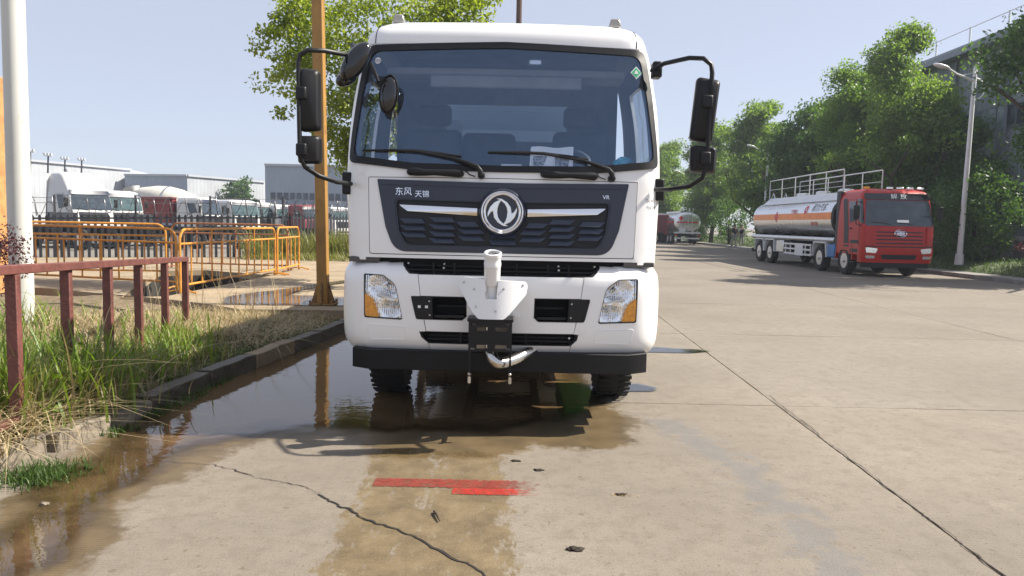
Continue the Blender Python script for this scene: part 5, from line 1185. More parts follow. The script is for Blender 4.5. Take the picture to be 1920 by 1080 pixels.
# ---------------------------------------------------------------- truck cabs for the other vehicles (nose towards -Y)
def cab(t, paint, glassm, kind='flat', res=.25, detail=False):
    if kind == 'high': tab = [(.55, 1.20, .04, .18), (.9, 1.23, 0, .18), (1.7, 1.23, .05, .17), (2.6, 1.18, .27, .16), (2.75, 1.16, .32, .16), (3.1, 1.12, .55, .2), (3.5, 1.05, .85, .25), (3.72, .95, 1.05, .3), (3.8, .8, 1.25, .35)]; zt = 3.8
    else: tab = [(.55, 1.20, .04, .18), (.9, 1.23, 0, .18), (1.7, 1.23, .05, .17), (2.6, 1.18, .27, .16), (2.78, 1.15, .32, .17), (2.92, 1.08, .42, .2), (3.0, .95, .58, .25), (3.03, .8, .75, .28)]; zt = 3.03
    F = wrap(tab, 2.1); mb = MB(); zw = 1.75 if detail else 1.82; rings = []; nz = 22
    for k in range(nz + 1):
        z = .75 + (zt - .75) * (1 - (1 - k / nz) ** 1.3); rings.append([F(-3.3 + 6.6 * j / 60, z) for j in range(61)])
    mb.loft(rings, close=False, caps=False); mb.f.append(tuple(nz * 61 + j for j in range(61)))
    mb.add([(-1.2, 2.1, .75), (1.2, 2.1, .75), (1.2, 2.1, zt - .1), (-1.2, 2.1, zt - .1)], [(0, 1, 2, 3)])
    body = put('cab', mb, paint, t, smooth=45)
    wsc = put('windscreen', panel(rpoly([(-1.08, 2.62), (1.08, 2.62), (1.15, zw), (-1.15, zw)], .08, 4), [], F, .012, .02, res), glassm, t)
    for s in (-1, 1):
        put('side_window', panel(rpoly([(s * 1.52, 1.95), (s * 1.60, 2.6), (s * 2.15, 2.6), (s * 2.15, 1.85)], .05, 3), [], F, .01, .01, res), 'cabglass', t)
        put('door_seam', MB().tube([F(s * 1.42, 1.0, .002), F(s * 1.42, 1.8, .002), F(s * 1.55, 2.66, .002), F(s * 2.2, 2.66, .002), F(s * 2.22, 1.0, .002)], .008, 4), 'blackpl', t)
        put('door_handle', MB().box(F(s * 2.1, 1.65, .02), (.03, .16, .05)), 'blackpl', t)
        m = MB(); m.tube([F(s * 1.25, 2.55, 0), tuple(Vector(F(s * 1.25, 2.55, 0)) + Vector((s * .22, -.1, 0))), tuple(Vector(F(s * 1.25, 1.8, 0)) + Vector((s * .22, -.02, 0))), F(s * 1.3, 1.75, 0)], .018, 6); c = Vector(F(s * 1.25, 2.2, 0)) + Vector((s * .22, -.1, 0))
        ma = put('mirror_arm', m, 'blackpl', t); put('mirror', MB().box(tuple(c), (.2, .09, .46)), 'blackpl', ma, bevel=.03)
        hl = put('headlamp', panel(rpoly([(s * 1.12, 1.02), (s * .72, .98), (s * .78, .82), (s * 1.10, .84)], .03, 3), [], F, .012, .02, res), 'reflector', t)
        put('fog_lamp', panel(rpoly([(s * 1.12, .74), (s * .80, .74), (s * .82, .64), (s * 1.08, .64)], .02, 2), [], wrap(tab, 2.1), .03, .02, res), 'reflector', t)
    b = put('front_bumper', panel(rpoly([(-1.5, 1.04), (1.5, 1.04), (1.5, .5), (-1.5, .5)], .03, 2), [], F, .008, .06, res), paint, t)
    put('lower_valance', panel([(-1.3, .50), (1.3, .50), (1.3, .33), (-1.3, .33)], [], F, -.03, .06, res), 'blackpl', t)
    put('air_intake', panel(rpoly([(-.62, .78), (.62, .78), (.55, .62), (-.55, .62)], .03, 2), [], F, .014, .02, res), 'navyd', t)
    put('visor', panel(rpoly([(-1.1, 2.86), (1.1, 2.86), (1.12, 2.64), (-1.12, 2.64)], .05, 3), [], F, .06 if not detail else .03, .07, res), 'blackgl' if detail else 'navy', t)
    gr = put('grille', panel(rpoly([(-.85, 1.70), (.85, 1.70), (.80, 1.08), (-.80, 1.08)], .03, 2), [], F, .008, .02, res), paint if detail else 'navyd', t)
    for k in range(4):
        z = 1.56 - k * .125
        put('grille_slat', panel(rpoly([(-.80, z), (.80, z), (.78, z - .04), (-.78, z - .04)], .01, 2), [], F, .014 if detail else .03, .03, res), 'navyd' if detail else ('blackpl' if paint == 'cabwhite' else paint), gr)
    w = MB()
    for x in (-.35, .45): w.tube([F(x, 1.80, .02), F(x - .3, 1.86, .03), F(x - .6, 1.87, .02)], .012, 5)
    put('wipers', w, 'blackpl', t)
    return F
def plain_wheel(t, x, y, r=.5, w=.3, s=1):
    wh = thing('wheel', None, None); wh.parent = t; wh.location = (x, y, r)
    if 'pw_tyre' not in globals():
        mb = MB(); mb.lathe([(.28, -.13), (.36, -.15), (.45, -.148), (.493, -.11), (.5, -.08), (.5, .08), (.493, .11), (.45, .148), (.36, .15), (.28, .13)], (0, 0, 0), (1, 0, 0), 32, cap=False); globals()['pw_tyre'] = mesh_of(mb, 'tyre', 40); pw_tyre.materials.append(M['rubber'])
        rm = MB(); rm.lathe([(.285, .13), (.26, .10), (.25, .05), (.15, .07), (.13, .12), (.08, .13), (.07, .17), (.01, .175)], (0, 0, 0), (1, 0, 0), 24)
        for q in range(10): a = q * math.pi / 5; rm.cyl((.06, .19 * math.cos(a), .19 * math.sin(a)), (.085, .19 * math.cos(a), .19 * math.sin(a)), .02, .02, 6)
        globals()['pw_rim'] = mesh_of(rm, 'rim', 40); pw_rim.materials.append(M['alu'])
    for nm, me in (('tyre', pw_tyre), ('rim', pw_rim)):
        o = bpy.data.objects.new(nm, me); COL.objects.link(o); o.parent = wh
        if nm == 'rim' and s < 0: o.rotation_euler = (0, 0, math.pi)
    return wh
def chassis(t, length, axles):
    ch = MB()
    for s in (-1, 1): ch.bb(s * .36, s * .44, .4, length, .68, .92)
    put('chassis', ch, 'beam', t)
    for y in axles:
        for s in (-1, 1): plain_wheel(t, s * 1.05, y, s=s)
    for s in (-1, 1):
        f = MB(); pr = [(axles[0] + .68 * math.cos(q), .5 + .62 * math.sin(q)) for q in [math.pi * k / 10 for k in range(11)]]; p2 = [(axles[0] + .63 * math.cos(q), .5 + .57 * math.sin(q)) for q in [math.pi * k / 10 for k in range(10, -1, -1)]]
        f.prism(pr + p2, lambda a, b, q: (q, a, b), s * .82, s * 1.22); put('mudguard', f, 'blackpl', t)
def place(t, px, Y, deg, sc=1.):
    t.location = ((px - 960) / 1420 * Y, Y, -.06); t.rotation_euler = (0, 0, R(deg)); t.scale = (sc, sc, sc); return t
yg = 'trucks parked in the yard behind the fence'
def yt(label): return thing('parked_truck', label, 'truck', (0, 0, 0), 0, yg)
tw = yt('tall white high-roof tractor unit left in the yard behind the fence'); cab(tw, 'cabwhite', 'cabglass', 'high'); chassis(tw, 6.5, (1.45, 4.2, 5.5)); place(tw, 178, 43, 64, 1.06)
pw = yt('white cab with greenish windscreen just right of the tall tractor unit'); cab(pw, 'cabwhite', 'cabglassg'); chassis(pw, 7, (1.45, 5, 6.3)); place(pw, 236, 50, 55, 1.08)
labs = [('white cab with bluish windscreen at the middle of the yard', 462, 56, 52, .98), ('pale cab partly hidden right of the bluish windscreen cab', 497, 60, 48, .96), ('white cab, first of two side by side below the far warehouse door', 541, 61, 60, .92), ('white cab, second of two side by side below the far warehouse door', 566, 62, 55, .9), ('white cab peeping out between the yellow post and the mirror', 643, 64, 50, .9)]
for lab, px, Y, dg_, sc in labs:
    c = copy_tree(pw); c['label'] = lab; place(c, px, Y, dg_, sc)
pr_ = yt('red cab at the end of the row left of the yellow post'); cab(pr_, 'darkred', 'cabglass'); chassis(pr_, 7, (1.45, 5, 6.3)); place(pr_, 590, 60, 55, .92)
c = copy_tree(pr_); c['label'] = 'red cab right of the yellow post, beyond the fence'; place(c, 618, 66, 60, .9)
# bare lorry chassis just inside the fence
fl = thing('bare_chassis', 'dark bare lorry chassis behind the fence below the tall tractor unit', 'chassis', (0, 0, 0), 0, 'bare chassis inside the fence')
fb_ = MB()
for s in (-1, 1): fb_.bb(s * .38, s * .5, 0, 7.5, .8, 1.1)
put('frame', fb_, 'beam', fl)
for k in range(6): put('cross_member', MB().bb(-.38, .38, .2 + 1.4 * k, .35 + 1.4 * k, .82, 1.05), 'beam', fl)
for y in (1, 5, 6.3):
    for s in (-1, 1): plain_wheel(fl, s * 1.05, y, s=s)
put('fuel_tank', MB().cyl((.9, 2.4, .75), (.9, 3.9, .75), .32, .32, 16), 'alu', fl); put('battery_box', MB().bb(-1.1, -.55, 2.4, 3.3, .5, 1.0), 'beam', fl, bevel=.02); put('headboard', MB().bb(-1.1, 1.1, 7.4, 7.5, .8, 1.75), 'fence', fl)
place(fl, 215, 36, 84, 1.)
for lab, px, Y, dg_ in (('dark bare lorry chassis behind the fence below the red tipper body', 385, 38, 86), ('dark bare lorry chassis behind the fence below the bluish windscreen cab', 500, 41, 82), ('dark bare lorry chassis beyond the fence beside the yellow post', 600, 47, 84)):
    c = copy_tree(fl); c['label'] = lab; place(c, px, Y, dg_, 1.)
# red tipper
tp = yt('white-cabbed tipper with dark red body behind the palisade fence'); chassis(tp, 8, (1.45, 5.5, 6.8)); 
b = MB(); b.bb(-1.2, 1.2, 2.4, 6.3, 1.2, 2.85); body = put('tipper_body', b, 'darkred', tp, bevel=.03)
for k in range(4):
    for s in (-1, 1): put('body_rib', MB().bb(s * 1.2, s * 1.3, 2.6 + k * 1.15, 2.75 + k * 1.15, 1.2, 2.85), 'darkred', body)
put('top_rim', MB().bb(-1.3, 1.3, 2.35, 6.35, 2.85, 2.98), 'darkred', body, bevel=.02); cab(tp, 'cabwhite', 'cabglass'); place(tp, 402, 53, 80, 1.0)
# concrete mixer
mx = yt('cement mixer truck with a large cream drum in the yard'); chassis(mx, 9, (1.45, 5.5, 6.8)); cab(mx, 'cabwhite', 'cabglass')
d = MB(); d.lathe([(.5, 0), (.75, .3), (1.15, 1.9), (1.22, 2.9), (1.1, 3.9), (.75, 5.2), (.5, 5.6)], (0, 2.5, 2.35), (0, 1, .16), 32); dr = put('mixer_drum', d, pm('cream_drum', (.66, .63, .55), .5, var=.06), mx, smooth=30)
put('drum_band', MB().lathe([(1.235, 0), (1.24, .12)], (0, 5.3, 2.8), (0, 1, .16), 32, cap=False), 'alu', dr)
hp_ = MB(); hp_.lathe([(.3, 0), (.65, .6)], (0, 8.3, 3.3), (0, .3, 1), 16); put('hopper', hp_, 'cabwhite', mx); ld = MB()
for x in (-.25, .25): ld.tube([(x, 8.7, 1.2), (x, 8.7, 4.2)], .03, 5)
for k in range(8): ld.tube([(-.25, 8.7, 1.5 + k * .33), (.25, 8.7, 1.5 + k * .33)], .02, 4)
put('ladder', ld, 'wire', mx); place(mx, 436, 60, 84, 1.0)

# ---------------------------------------------------------------- warehouses and floodlights
def shed(label, corners, zt, mats, strips, doors=(), depth=30, nm='warehouse'):
    """corners: visible wall line from left to right (2 or 3 points)"""
    t = thing(nm, label, 'warehouse', (0, 0, 0), 0, 'far warehouses')
    for i in range(len(corners) - 1):
        a, b = Vector((*corners[i], 0)), Vector((*corners[i + 1], 0)); d = (b - a); L = d.length; d /= L; nrm = Vector((d.y, -d.x, 0))
        mb = MB(); n = int(L / .75); prof = []
        for k in range(n):
            for q, o in ((0, 0), (.55, 0), (.62, .02), (.93, .02)): prof.append((L * (k + q) / n, o))
        prof.append((L, 0)); vs = []
        for s_, o in prof:
            p = a + d * s_ + nrm * o; vs += [(p.x, p.y, -.1), (p.x, p.y, zt)]
        mb.add(vs, [(2 * k, 2 * k + 2, 2 * k + 3, 2 * k + 1) for k in range(len(prof) - 1)])
        wall = put('wall', mb, mats[i], t, smooth=0)
        put('eave_trim', bar(tuple(a + nrm * .1 + Vector((0, 0, zt))), tuple(b + nrm * .1 + Vector((0, 0, zt))), .35, .3), 'sheet', t)
        for (i2, z0, z1, s0, s1, step) in strips:
            if i2 != i: continue
            k = s0
            while k < min(s1, L - 1):
                p = a + d * k + nrm * .07; q = a + d * (k + step * .72) + nrm * .07
                put('window_pane', bar((p.x, p.y, (z0 + z1) / 2), (q.x, q.y, (z0 + z1) / 2), .06, z1 - z0), 'winstrip', wall); k += step
        for (i2, s0, s1, h) in doors:
            if i2 != i: continue
            p = a + d * s0 + nrm * .08; q = a + d * s1 + nrm * .08
            dr = put('door', bar((p.x, p.y, h / 2), (q.x, q.y, h / 2), .08, h), 'sheetblue', wall); m = (p + q) / 2
            put('canopy', bar(tuple(p - d * .8 + nrm * .5 + Vector((0, 0, h + .5))), tuple(q + d * .8 + nrm * .5 + Vector((0, 0, h + .5))), 1.2, .15), 'cladtrim', wall); put('door_leaf', bar((m.x, m.y, h / 2), (q.x, q.y, h / 2), .14, h - .2), 'sheet', dr)
    a, b = Vector((*corners[0], 0)), Vector((*corners[-1], 0)); r = MB(); back = Vector((-.2, 1, 0)).normalized() * depth
    pts = [Vector((*c, 0)) for c in corners]; top = [p + Vector((0, 0, zt)) for p in pts]; k = len(top)
    r.add([tuple(p) for p in top] + [tuple(top[-1] + back), tuple(top[0] + back)], [tuple(range(k + 2))]); r.add([tuple(pts[-1]), tuple(top[-1]), tuple(top[-1] + back), tuple(pts[-1] + back)], [(0, 1, 2, 3)]); r.add([tuple(pts[0]), tuple(top[0]), tuple(top[0] + back), tuple(pts[0] + back)], [(0, 1, 2, 3)]); put('roof', r, 'sheet', t, smooth=0)
    return t
shed('long white warehouse behind the tall white tractor unit', [(-73, 92), (-62.3, 124)], 9.0, ['sheet'], [(0, 4.0, 5.0, 22, 33, .95)])
shed('lower warehouse with grey end wall and pale side behind the cement mixer', [(-62, 121.5), (-51.4, 120), (-44.6, 136)], 8.05, ['sheetblue', 'sheet'], [(0, 3.9, 4.8, 0.5, 9.5, .9), (1, 3.9, 4.8, 1.5, 17, .95)])
shed('big grey warehouse with two doors left of the truck mirror', [(-34.6, 106), (-16, 106)], 9.0, ['sheetblue'], [(0, 4.2, 5.2, .8, 18, .9)], [(0, 4.2, 6.8, 3.2), (0, 14, 16.5, 3.2)])
for k, (px, py) in enumerate(((60, 288), (93, 295), (124, 301), (155, 302), (181, 315))):
    Y = 95 + 6 * k; x = (px - 960) / 1420 * Y; z = 1.6 + (402 - py) / 1420 * Y
    t = thing('floodlight_mast', ['first (leftmost)', 'second', 'third', 'fourth', 'fifth (rightmost)'][k] + ' of five grey floodlight masts above the white warehouse', 'floodlight', (x - .4, Y, 0), 0, 'floodlight masts'); t.rotation_euler = (0, R(3), 0)
    put('mast', MB().lathe([(.16, 0), (.1, z)], (0, 0, 0), (0, 0, 1), 10), 'fence', t); put('head_frame', MB().bb(-.55, .55, -.06, .06, z - .06, z + .06), 'lampgrey', t)
    for q in (-.42, 0, .42): put('lamp_head', MB().box((q, -.15, z + .22), (.26, .2, .28)), 'lampgrey', t)
# ---------------------------------------------------------------- far side of the road
kx = lambda y: 16.15 + max(0, min(y, 62) - 45) * .1
kr_ = thing('far_kerb', None, None); kr_['kind'] = 'structure'
for k in range(56):
    y = 8 + k; m = MB(); m.bb(-.09, .09, -.495, .495, -.1, .15); o = put('kerbstone', m, 'kerbgrey', kr_, bevel=.02); o.location = (kx(y) + .09, y, 0); o.rotation_euler = (0, 0, -.1 if 45 < y < 62 else 0)
m = MB(); m.bb(kx(99) - 0, kx(99) + .18, 63.6, 118, -.1, .15); put('kerb_run', m, 'kerbgrey', kr_)
m = MB(); ys = [6 + 2 * k for k in range(57)]
for y in ys:
    for dx, z in ((.18, .14), (.9, .145), (.95, .17), (1.5, .38), (2.6, .52), (5.0, .58), (9, .6), (14, .6)): m.v.append((kx(y) + dx, y, z + (.05 * noise.noise((dx, y * .5, 3)) if dx > 1 else 0)))
m.f = [(j * 8 + i, j * 8 + i + 1, (j + 1) * 8 + i + 1, (j + 1) * 8 + i) for j in range(len(ys) - 1) for i in range(1, 7)]
put('far_verge', m, 'turf', kind='structure', fixn=False)
m = MB()
for y in ys:
    for dx, z in ((.18, .145), (.92, .15)): m.v.append((kx(y) + dx, y, z))
m.f = [(2 * j, 2 * j + 1, 2 * j + 3, 2 * j + 2) for j in range(len(ys) - 1)]; put('pavement', m, 'kerbgrey', kind='structure', fixn=False)
def vz(x, y):
    d = x - kx(y); return .15 if d < .95 else (.17 + (d - .95) / .55 * .21 if d < 1.5 else (.38 + (d - 1.5) / 1.1 * .14 if d < 2.6 else .54))
b = scat(9000, lambda: (lambda y: (kx(y) + .95 + 4.2 * gr.random() ** 1.3, y))(18 + 34 * gr.random() ** 1.4), vz)
b2 = scat(2600, lambda: (lambda y: (kx(y) + .95 + 3.2 * gr.random(), y))(gr.uniform(50, 100)), vz)
blade_obj('verge_grass', [blades(b, .22, .8, .022, 3), blades(b2, .3, .8, .05, 3)], 'grassV', 'green grass bank along the far side of the road')
lw = thing('low_wall', 'low purplish stone garden wall behind the street lamp', 'wall', (0, 0, 0))
put('wall_body', MB().bb(20.9, 21.15, 22, 60, .3, 1.28), 'wallstone', lw); put('coping', MB().bb(20.84, 21.21, 22, 60, 1.283, 1.36), 'kerbgrey', lw, bevel=.01)
for k in range(9): put('pier', MB().bb(20.82, 21.23, 22.5 + 4.5 * k, 22.9 + 4.5 * k, .3, 1.5), 'wallstone', lw, bevel=.01)
# factory building
fb = thing('factory_building', 'tall slate-blue corrugated factory building behind the right-hand trees', 'building', (0, 0, 0))
def corr(z0, z1, y0, y1, X, pitch=.38, dep=.05):
    m = MB(); n = int((y1 - y0) / pitch); vs = []
    for k in range(n + 1):
        for q, o in ((0, 0), (.3, 0), (.42, -dep), (.85, -dep)):
            y = y0 + pitch * (k + q)
            if y <= y1: vs += [(X + o, y, z0), (X + o, y, z1)]
    m.add(vs, [(2 * k, 2 * k + 2, 2 * k + 3, 2 * k + 1) for k in range(len(vs) // 2 - 1)]); return m
X0 = 24.4
for z0, z1 in ((8.0, 11.1), (3.9, 6.6)): put('cladding', corr(z0, z1, 31.5, 55, X0), 'clad', fb, smooth=0)
put('cladding', corr(6.6, 8.0, 31.5, 55, X0 + .03), 'clad', fb, smooth=0)
put('plinth', MB().bb(X0 - .02, X0 + .3, 31.5, 55, 0, 1.2), 'wallstone', fb)
put('wall_core', MB().bb(X0 + .05, X0 + 14, 31.5, 55, 0, 11.1), 'cladtrim', fb)
put('roof', MB().bb(X0 - .7, X0 + 14.5, 31, 55.5, 11.1, 11.55), 'clad', fb, bevel=.03); put('gutter', MB().bb(X0 - .95, X0 - .72, 31, 55.5, 11.0, 11.35), 'cladtrim', fb, bevel=.03)
for k in range(5):
    y = 33.5 + 4.6 * k; put('downpipe', MB().cyl((X0 - .16, y, 0), (X0 - .16, y, 11.0), .1, .1, 10), 'cladtrim', fb)
    put('pilaster', MB().bb(X0 - .08, X0 + .02, y + .4, y + .75, 0, 11.1), 'cladtrim', fb)
for band_z, hgt in ((6.9, 1.0), (2.35, 1.5)):
    for k in range(14):
        y = 33.0 + 1.5 * k; wn = put('window', MB().bb(X0 - .07, X0 - .03, y, y + 1.42, band_z - .06, band_z + hgt + .06), 'cladtrim', fb)
        for q in (0, 1): put('pane', MB().bb(X0 - .085, X0 - .074, y + .05 + q * .68, y + .69 + q * .68, band_z, band_z + hgt), 'winpale' if (k * 7 + q) % 3 else 'winstrip', wn)
for k in range(8):
    put('roof_rail_post', MB().cyl((X0 - .45, 31.5 + 3.2 * k, 11.5), (X0 - .45, 31.5 + 3.2 * k, 12.45), .05, .05, 6), 'lampgrey', fb)
put('roof_rail', MB().cyl((X0 - .45, 31, 12.4), (X0 - .45, 55.4, 12.4), .025, .025, 6), 'lampgrey', fb)
# street lamps
def lamp(x, y, z0, label):
    t = thing('street_lamp', label, 'street lamp', (x, y, z0), 0, 'street lamps on the far verge'); t.rotation_euler = (0, R(.8), 0)
    put('base', MB().lathe([(.16, -.1), (.15, .3), (.11, .34)], (0, 0, 0), (0, 0, 1), 16), 'lampgrey', t)
    put('shaft', MB().lathe([(.105, .3), (.095, 3), (.07, 7.5), (.05, 7.55)], (0, 0, 0), (0, 0, 1), 16), 'lampgrey', t)
    put('arm', MB().tube([(0, 0, 6.95), (-.3, 0, 7.08), (-.7, 0, 7.22), (-1.05, 0, 7.42)], [.05, .045, .04, .035], 8), 'lampgrey', t); put('arm_stay', MB().tube([(0, 0, 7.3), (-.2, 0, 7.24), (-.45, 0, 7.17)], .02, 6), 'lampgrey', t)
    put('scroll', MB().tube([(.02 + .42 * math.sin(q) * .95, 0, 6.25 + .42 * (1 - math.cos(q))) for q in [math.pi * k / 10 for k in range(11)]], .025, 6), 'lampgrey', t)
    h = MB(); rg = []
    for k, (s_, w, hh) in enumerate(((0, .05, .04), (.12, .12, .07), (.35, .15, .085), (.55, .1, .06), (.62, .03, .03))): rg.append([(-1.0 - s_, w * math.cos(q), 7.42 + s_ * .22 + hh * math.sin(q)) for q in [2 * math.pi * j / 12 for j in range(12)]])
    h.loft(rg); put('lamp_head', h, 'lampgrey', t, smooth=60); return t
lamp(17.5, 29.7, .45, 'tall white street lamp with curved arm beside the red truck cab')
lamp(18.75, 57, .2, 'distant street lamp seen among the trees above the tanker')
lamp(19.1, 84, .2, 'most distant thin lamp post above the far tanker')

# ---------------------------------------------------------------- red tanker lorry
rt_ = thing('red_tanker', 'red-cabbed fuel tanker with polished tank and orange band parked by the far kerb', 'tanker', (13.35, 26.2, 0)); rt_.scale = (1.02, 1.02, 1.02)
FR = cab(rt_, 'cabred', 'cabglass', res=.12, detail=True)
em = MB(); em.tube([FR(.20 * math.cos(q), 1.50 + .125 * math.sin(q), .05) for q in [2 * math.pi * k / 32 for k in range(32)]], .014, 6, closed=True); em = put('emblem', em, 'chrome', rt_)
mk = MB()
for s in (-1, 1):
    for zz in (-.05, 0, .05): mk.add([FR(s * .03, 1.50 + zz + .014, .055), FR(s * .14, 1.50 + zz + .02, .055), FR(s * .14, 1.50 + zz, .055), FR(s * .03, 1.50 + zz - .008, .055)], [(0, 1, 2, 3)])
mk.add([FR(-.014, 1.58, .055), FR(.014, 1.58, .055), FR(.014, 1.42, .055), FR(-.014, 1.42, .055)], [(0, 1, 2, 3)]); put('emblem_mark', mk, 'chrome', em, smooth=0)
for ch_, x_ in (('解', -.16), ('放', .16)): put('visor_letter', text_panel(ch_, .19, lambda a, b, o: FR(x_ + a * 1.2, 2.745 + b, o + .035), .004, .004), 'signwhite', rt_)
for x in (-.95, -.15, .2, .55, .9): put('roof_lamp', MB().box((x, .62, 3.05), (.2, .1, .08)), 'reflector' if x > -.9 else 'amber', rt_, bevel=.015)
put('dash_paper', panel([(-.1, 1.96), (.3, 1.96), (.3, 1.87), (-.1, 1.87)], [], FR, .018, .002, .2), 'paper', rt_)
for s in (-1, 1):
    put('window_surround', panel(rpoly([(s * 1.17, 1.80), (s * 1.17, 2.66), (s * 1.50, 2.66), (s * 1.44, 1.9)], .02, 2), [], FR, .006, .01, .12), 'blackgl', rt_)
    put('rear_door_panel', panel(rpoly([(s * 2.26, 1.0), (s * 2.30, 2.7), (s * 2.62, 2.7), (s * 2.62, 1.0)], .05, 2), [], FR, .008, .01, .2), 'navyd', rt_)
    put('side_fairing', MB().bb(s * 1.02, s * 1.2, 2.08, 2.42, .95, 3.0), 'navyd', rt_, bevel=.04)
    put('corner_vane', panel(rpoly([(s * .93, 1.72), (s * 1.16, 1.76), (s * 1.10, 1.10), (s * .90, 1.10)], .03, 2), [], FR, .03, .05, .1), 'cabred', rt_)
    for z in (.95, 1.25): put('door_step_plate', panel(rpoly([(s * 1.5, z), (s * 2.1, z), (s * 2.1, z - .12), (s * 1.5, z - .12)], .02, 2), [], FR, .01, .01, .2), 'navyd', rt_)
put('lamp_recess', panel(rpoly([(-1.16, 1.06), (1.16, 1.06), (1.14, 1.03), (-1.14, 1.03)], .005, 1), [], FR, .016, .01, .2), 'navyd', rt_)
ch = MB()
for s in (-1, 1): ch.bb(s * .36, s * .44, .4, 12.0, .72, .98)
put('chassis', ch, 'beam', rt_)
for y in (1.5, 3.7, 9.4, 10.9):
    for s in (-1, 1): plain_wheel(rt_, s * 1.08, y, s=s)
def fender(y0, y1, mat, z1=1.12, w=(.82, 1.24)):
    for s in (-1, 1):
        f = MB(); o = [(y0, .55), (y0 + .12, z1), (y1 - .12, z1), (y1, .55), (y1 - .05, .55), (y1 - .16, z1 - .05), (y0 + .16, z1 - .05), (y0 + .05, .55)]
        f.prism(o, lambda a, b, q: (q, a, b), s * w[0], s * w[1]); put('mudguard', f, mat, rt_)
fender(.78, 2.2, 'cabred'); fender(3.0, 4.4, 'lampgrey'); fender(8.75, 10.15, 'lampgrey'); fender(10.2, 11.6, 'lampgrey')
for s in (-1, 1):
    b = MB(); b.bb(s * 1.0, s * 1.22, 2.3, 3.0, .55, 1.05); put('fluid_tank', b, 'blue', rt_, bevel=.05)
    b = MB(); b.bb(s * .85, s * 1.2, 7.7, 8.6, .55, 1.08); put('toolbox', b, 'alu', rt_, bevel=.03)
    g = MB()
    for z in (.52, .72, .92): g.bb(s * 1.16, s * 1.2, 4.6, 7.6, z, z + .07)
    put('side_guard', g, 'lampgrey', rt_)
    for k in range(6): put('guard_post', MB().bb(s * 1.13, s * 1.162, 4.7 + k * .55, 4.78 + k * .55, .5, 1.0), 'lampgrey', rt_)
    put('guard_plate', MB().bb(s * 1.2, s * 1.215, 5.4, 6.2, .5, 1.0), 'lampgrey', rt_)
    put('hose_tube', MB().cyl((s * 1.12, 2.45, 1.2), (s * 1.12, 12.1, 1.2), .10, .10, 14), 'alu', rt_)
put('rear_bumper', MB().bb(-1.2, 1.2, 11.95, 12.1, .45, .62), 'beam', rt_); put('rear_frame', MB().bb(-1.1, 1.1, 11.7, 12.0, .7, 1.1), 'beam', rt_)
TZ, TW, TH = 2.06, 1.21, .80
def tring(y, k=1.): return [(TW * k * math.copysign(abs(math.cos(q)) ** .78, math.cos(q)), y, TZ + TH * k * math.copysign(abs(math.sin(q)) ** .82, math.sin(q))) for q in [2 * math.pi * j / 56 for j in range(56)]]
tk = MB(); tk.loft([tring(2.72, .55), tring(2.62, .8), tring(2.6, .97), tring(2.64, 1), tring(12.0, 1), tring(12.06, .97), tring(12.14, .8), tring(12.2, .5)]); tank = put('tank', tk, 'tankalu', rt_, smooth=30)
put('tank_front_rim', MB().loft([tring(2.50, 1.03), tring(2.72, 1.03)], caps=False), 'beam', tank, smooth=30); put('tank_front_cover', MB().loft([tring(2.52, .99), tring(2.58, .99)]), 'beam', tank)
def tside(s, y, z, o):   # point on the tank side
    sn = max(-1, min(1, (z - TZ) / TH)); sn = math.copysign(abs(sn) ** (1 / .82), sn); cs = math.sqrt(max(0, 1 - sn * sn)); return (s * (TW * cs ** .78 + o), y, z)
for s in (-1, 1):
    put('orange_band', panel([(2.76, 1.97), (11.98, 1.97), (11.98, 2.24), (2.76, 2.24)], [], lambda a, b, o: tside(s, a, b, o), .004, 0, .25), 'orangeband', tank)
    put('warning_diamond', panel([(8.7, 1.86), (8.95, 2.11), (8.7, 2.36), (8.45, 2.11)], [], lambda a, b, o: tside(s, a, b, o), .009, 0, .1), 'redmark', tank)
put('company_lettering', text_panel('程力汽车', .34, lambda a, b, o: tside(-1, 4.1 - a, 2.42 + b, o), .008, .002), 'inkgrey', tank)
put('company_mark', panel(disc2(5.35, 2.37, .17), [disc2(5.35, 2.37, .07)], lambda a, b, o: tside(-1, a, b, o), .009, 0, .06), 'redmark', tank)
put('side_lettering', text_panel('严禁烟火', .2, lambda a, b, o: tside(-1, 6.6 - a, 2.30 + b, o), .008, .002), 'redmark', tank)
for yb, zb in ((4.4, 1.80),):
    put('side_lettering', text_panel('罐体容积', .17, lambda a, b, o: tside(-1, yb - a, zb + b, o), .008, .002), 'redmark', tank)
wk = MB(); o = [(-.95, 2.70), (-.62, 3.02), (.62, 3.02), (.95, 2.70), (.6, 2.6), (-.6, 2.6)]
wk.prism(o, lambda a, b, q: (a, q, b), 2.9, 11.4); put('walkway_housing', wk, 'alu', tank)
for x in (-.72, .72):
    rl2 = thing('handrail', None, None); rl2.parent = tank
    put('top_rail', MB().tube([(x, 3.0, 3.0), (x, 3.0, 3.85), (x, 11.2, 3.85), (x, 11.2, 2.95)], .024, 6), 'lampgrey', rl2); put('mid_rail', MB().cyl((x, 3.0, 3.42), (x, 11.2, 3.42), .014, .014, 6), 'lampgrey', rl2)
    for k in range(1, 5): put('stanchion', MB().cyl((x, 3.0 + 1.64 * k, 2.98), (x, 3.0 + 1.64 * k, 3.85), .02, .02, 6), 'lampgrey', rl2)
for y in (4.4, 6.6, 8.8): put('manhole', MB().lathe([(.3, 0), (.3, .16), (.22, .2)], (0, y, 3.0), (0, 0, 1), 18), 'alu', tank)
rr_ = MB()
for x in (-.3, .3): rr_.tube([(x, 12.2, .8), (x, 12.3, 2.9), (x, 11.9, 3.3), (x, 11.6, 3.0)], .025, 5)
for k in range(7): rr_.cyl((-.3, 12.25, 1.0 + .3 * k), (.3, 12.25, 1.0 + .3 * k), .018, .018, 5)
put('rear_ladder', rr_, 'lampgrey', tank)
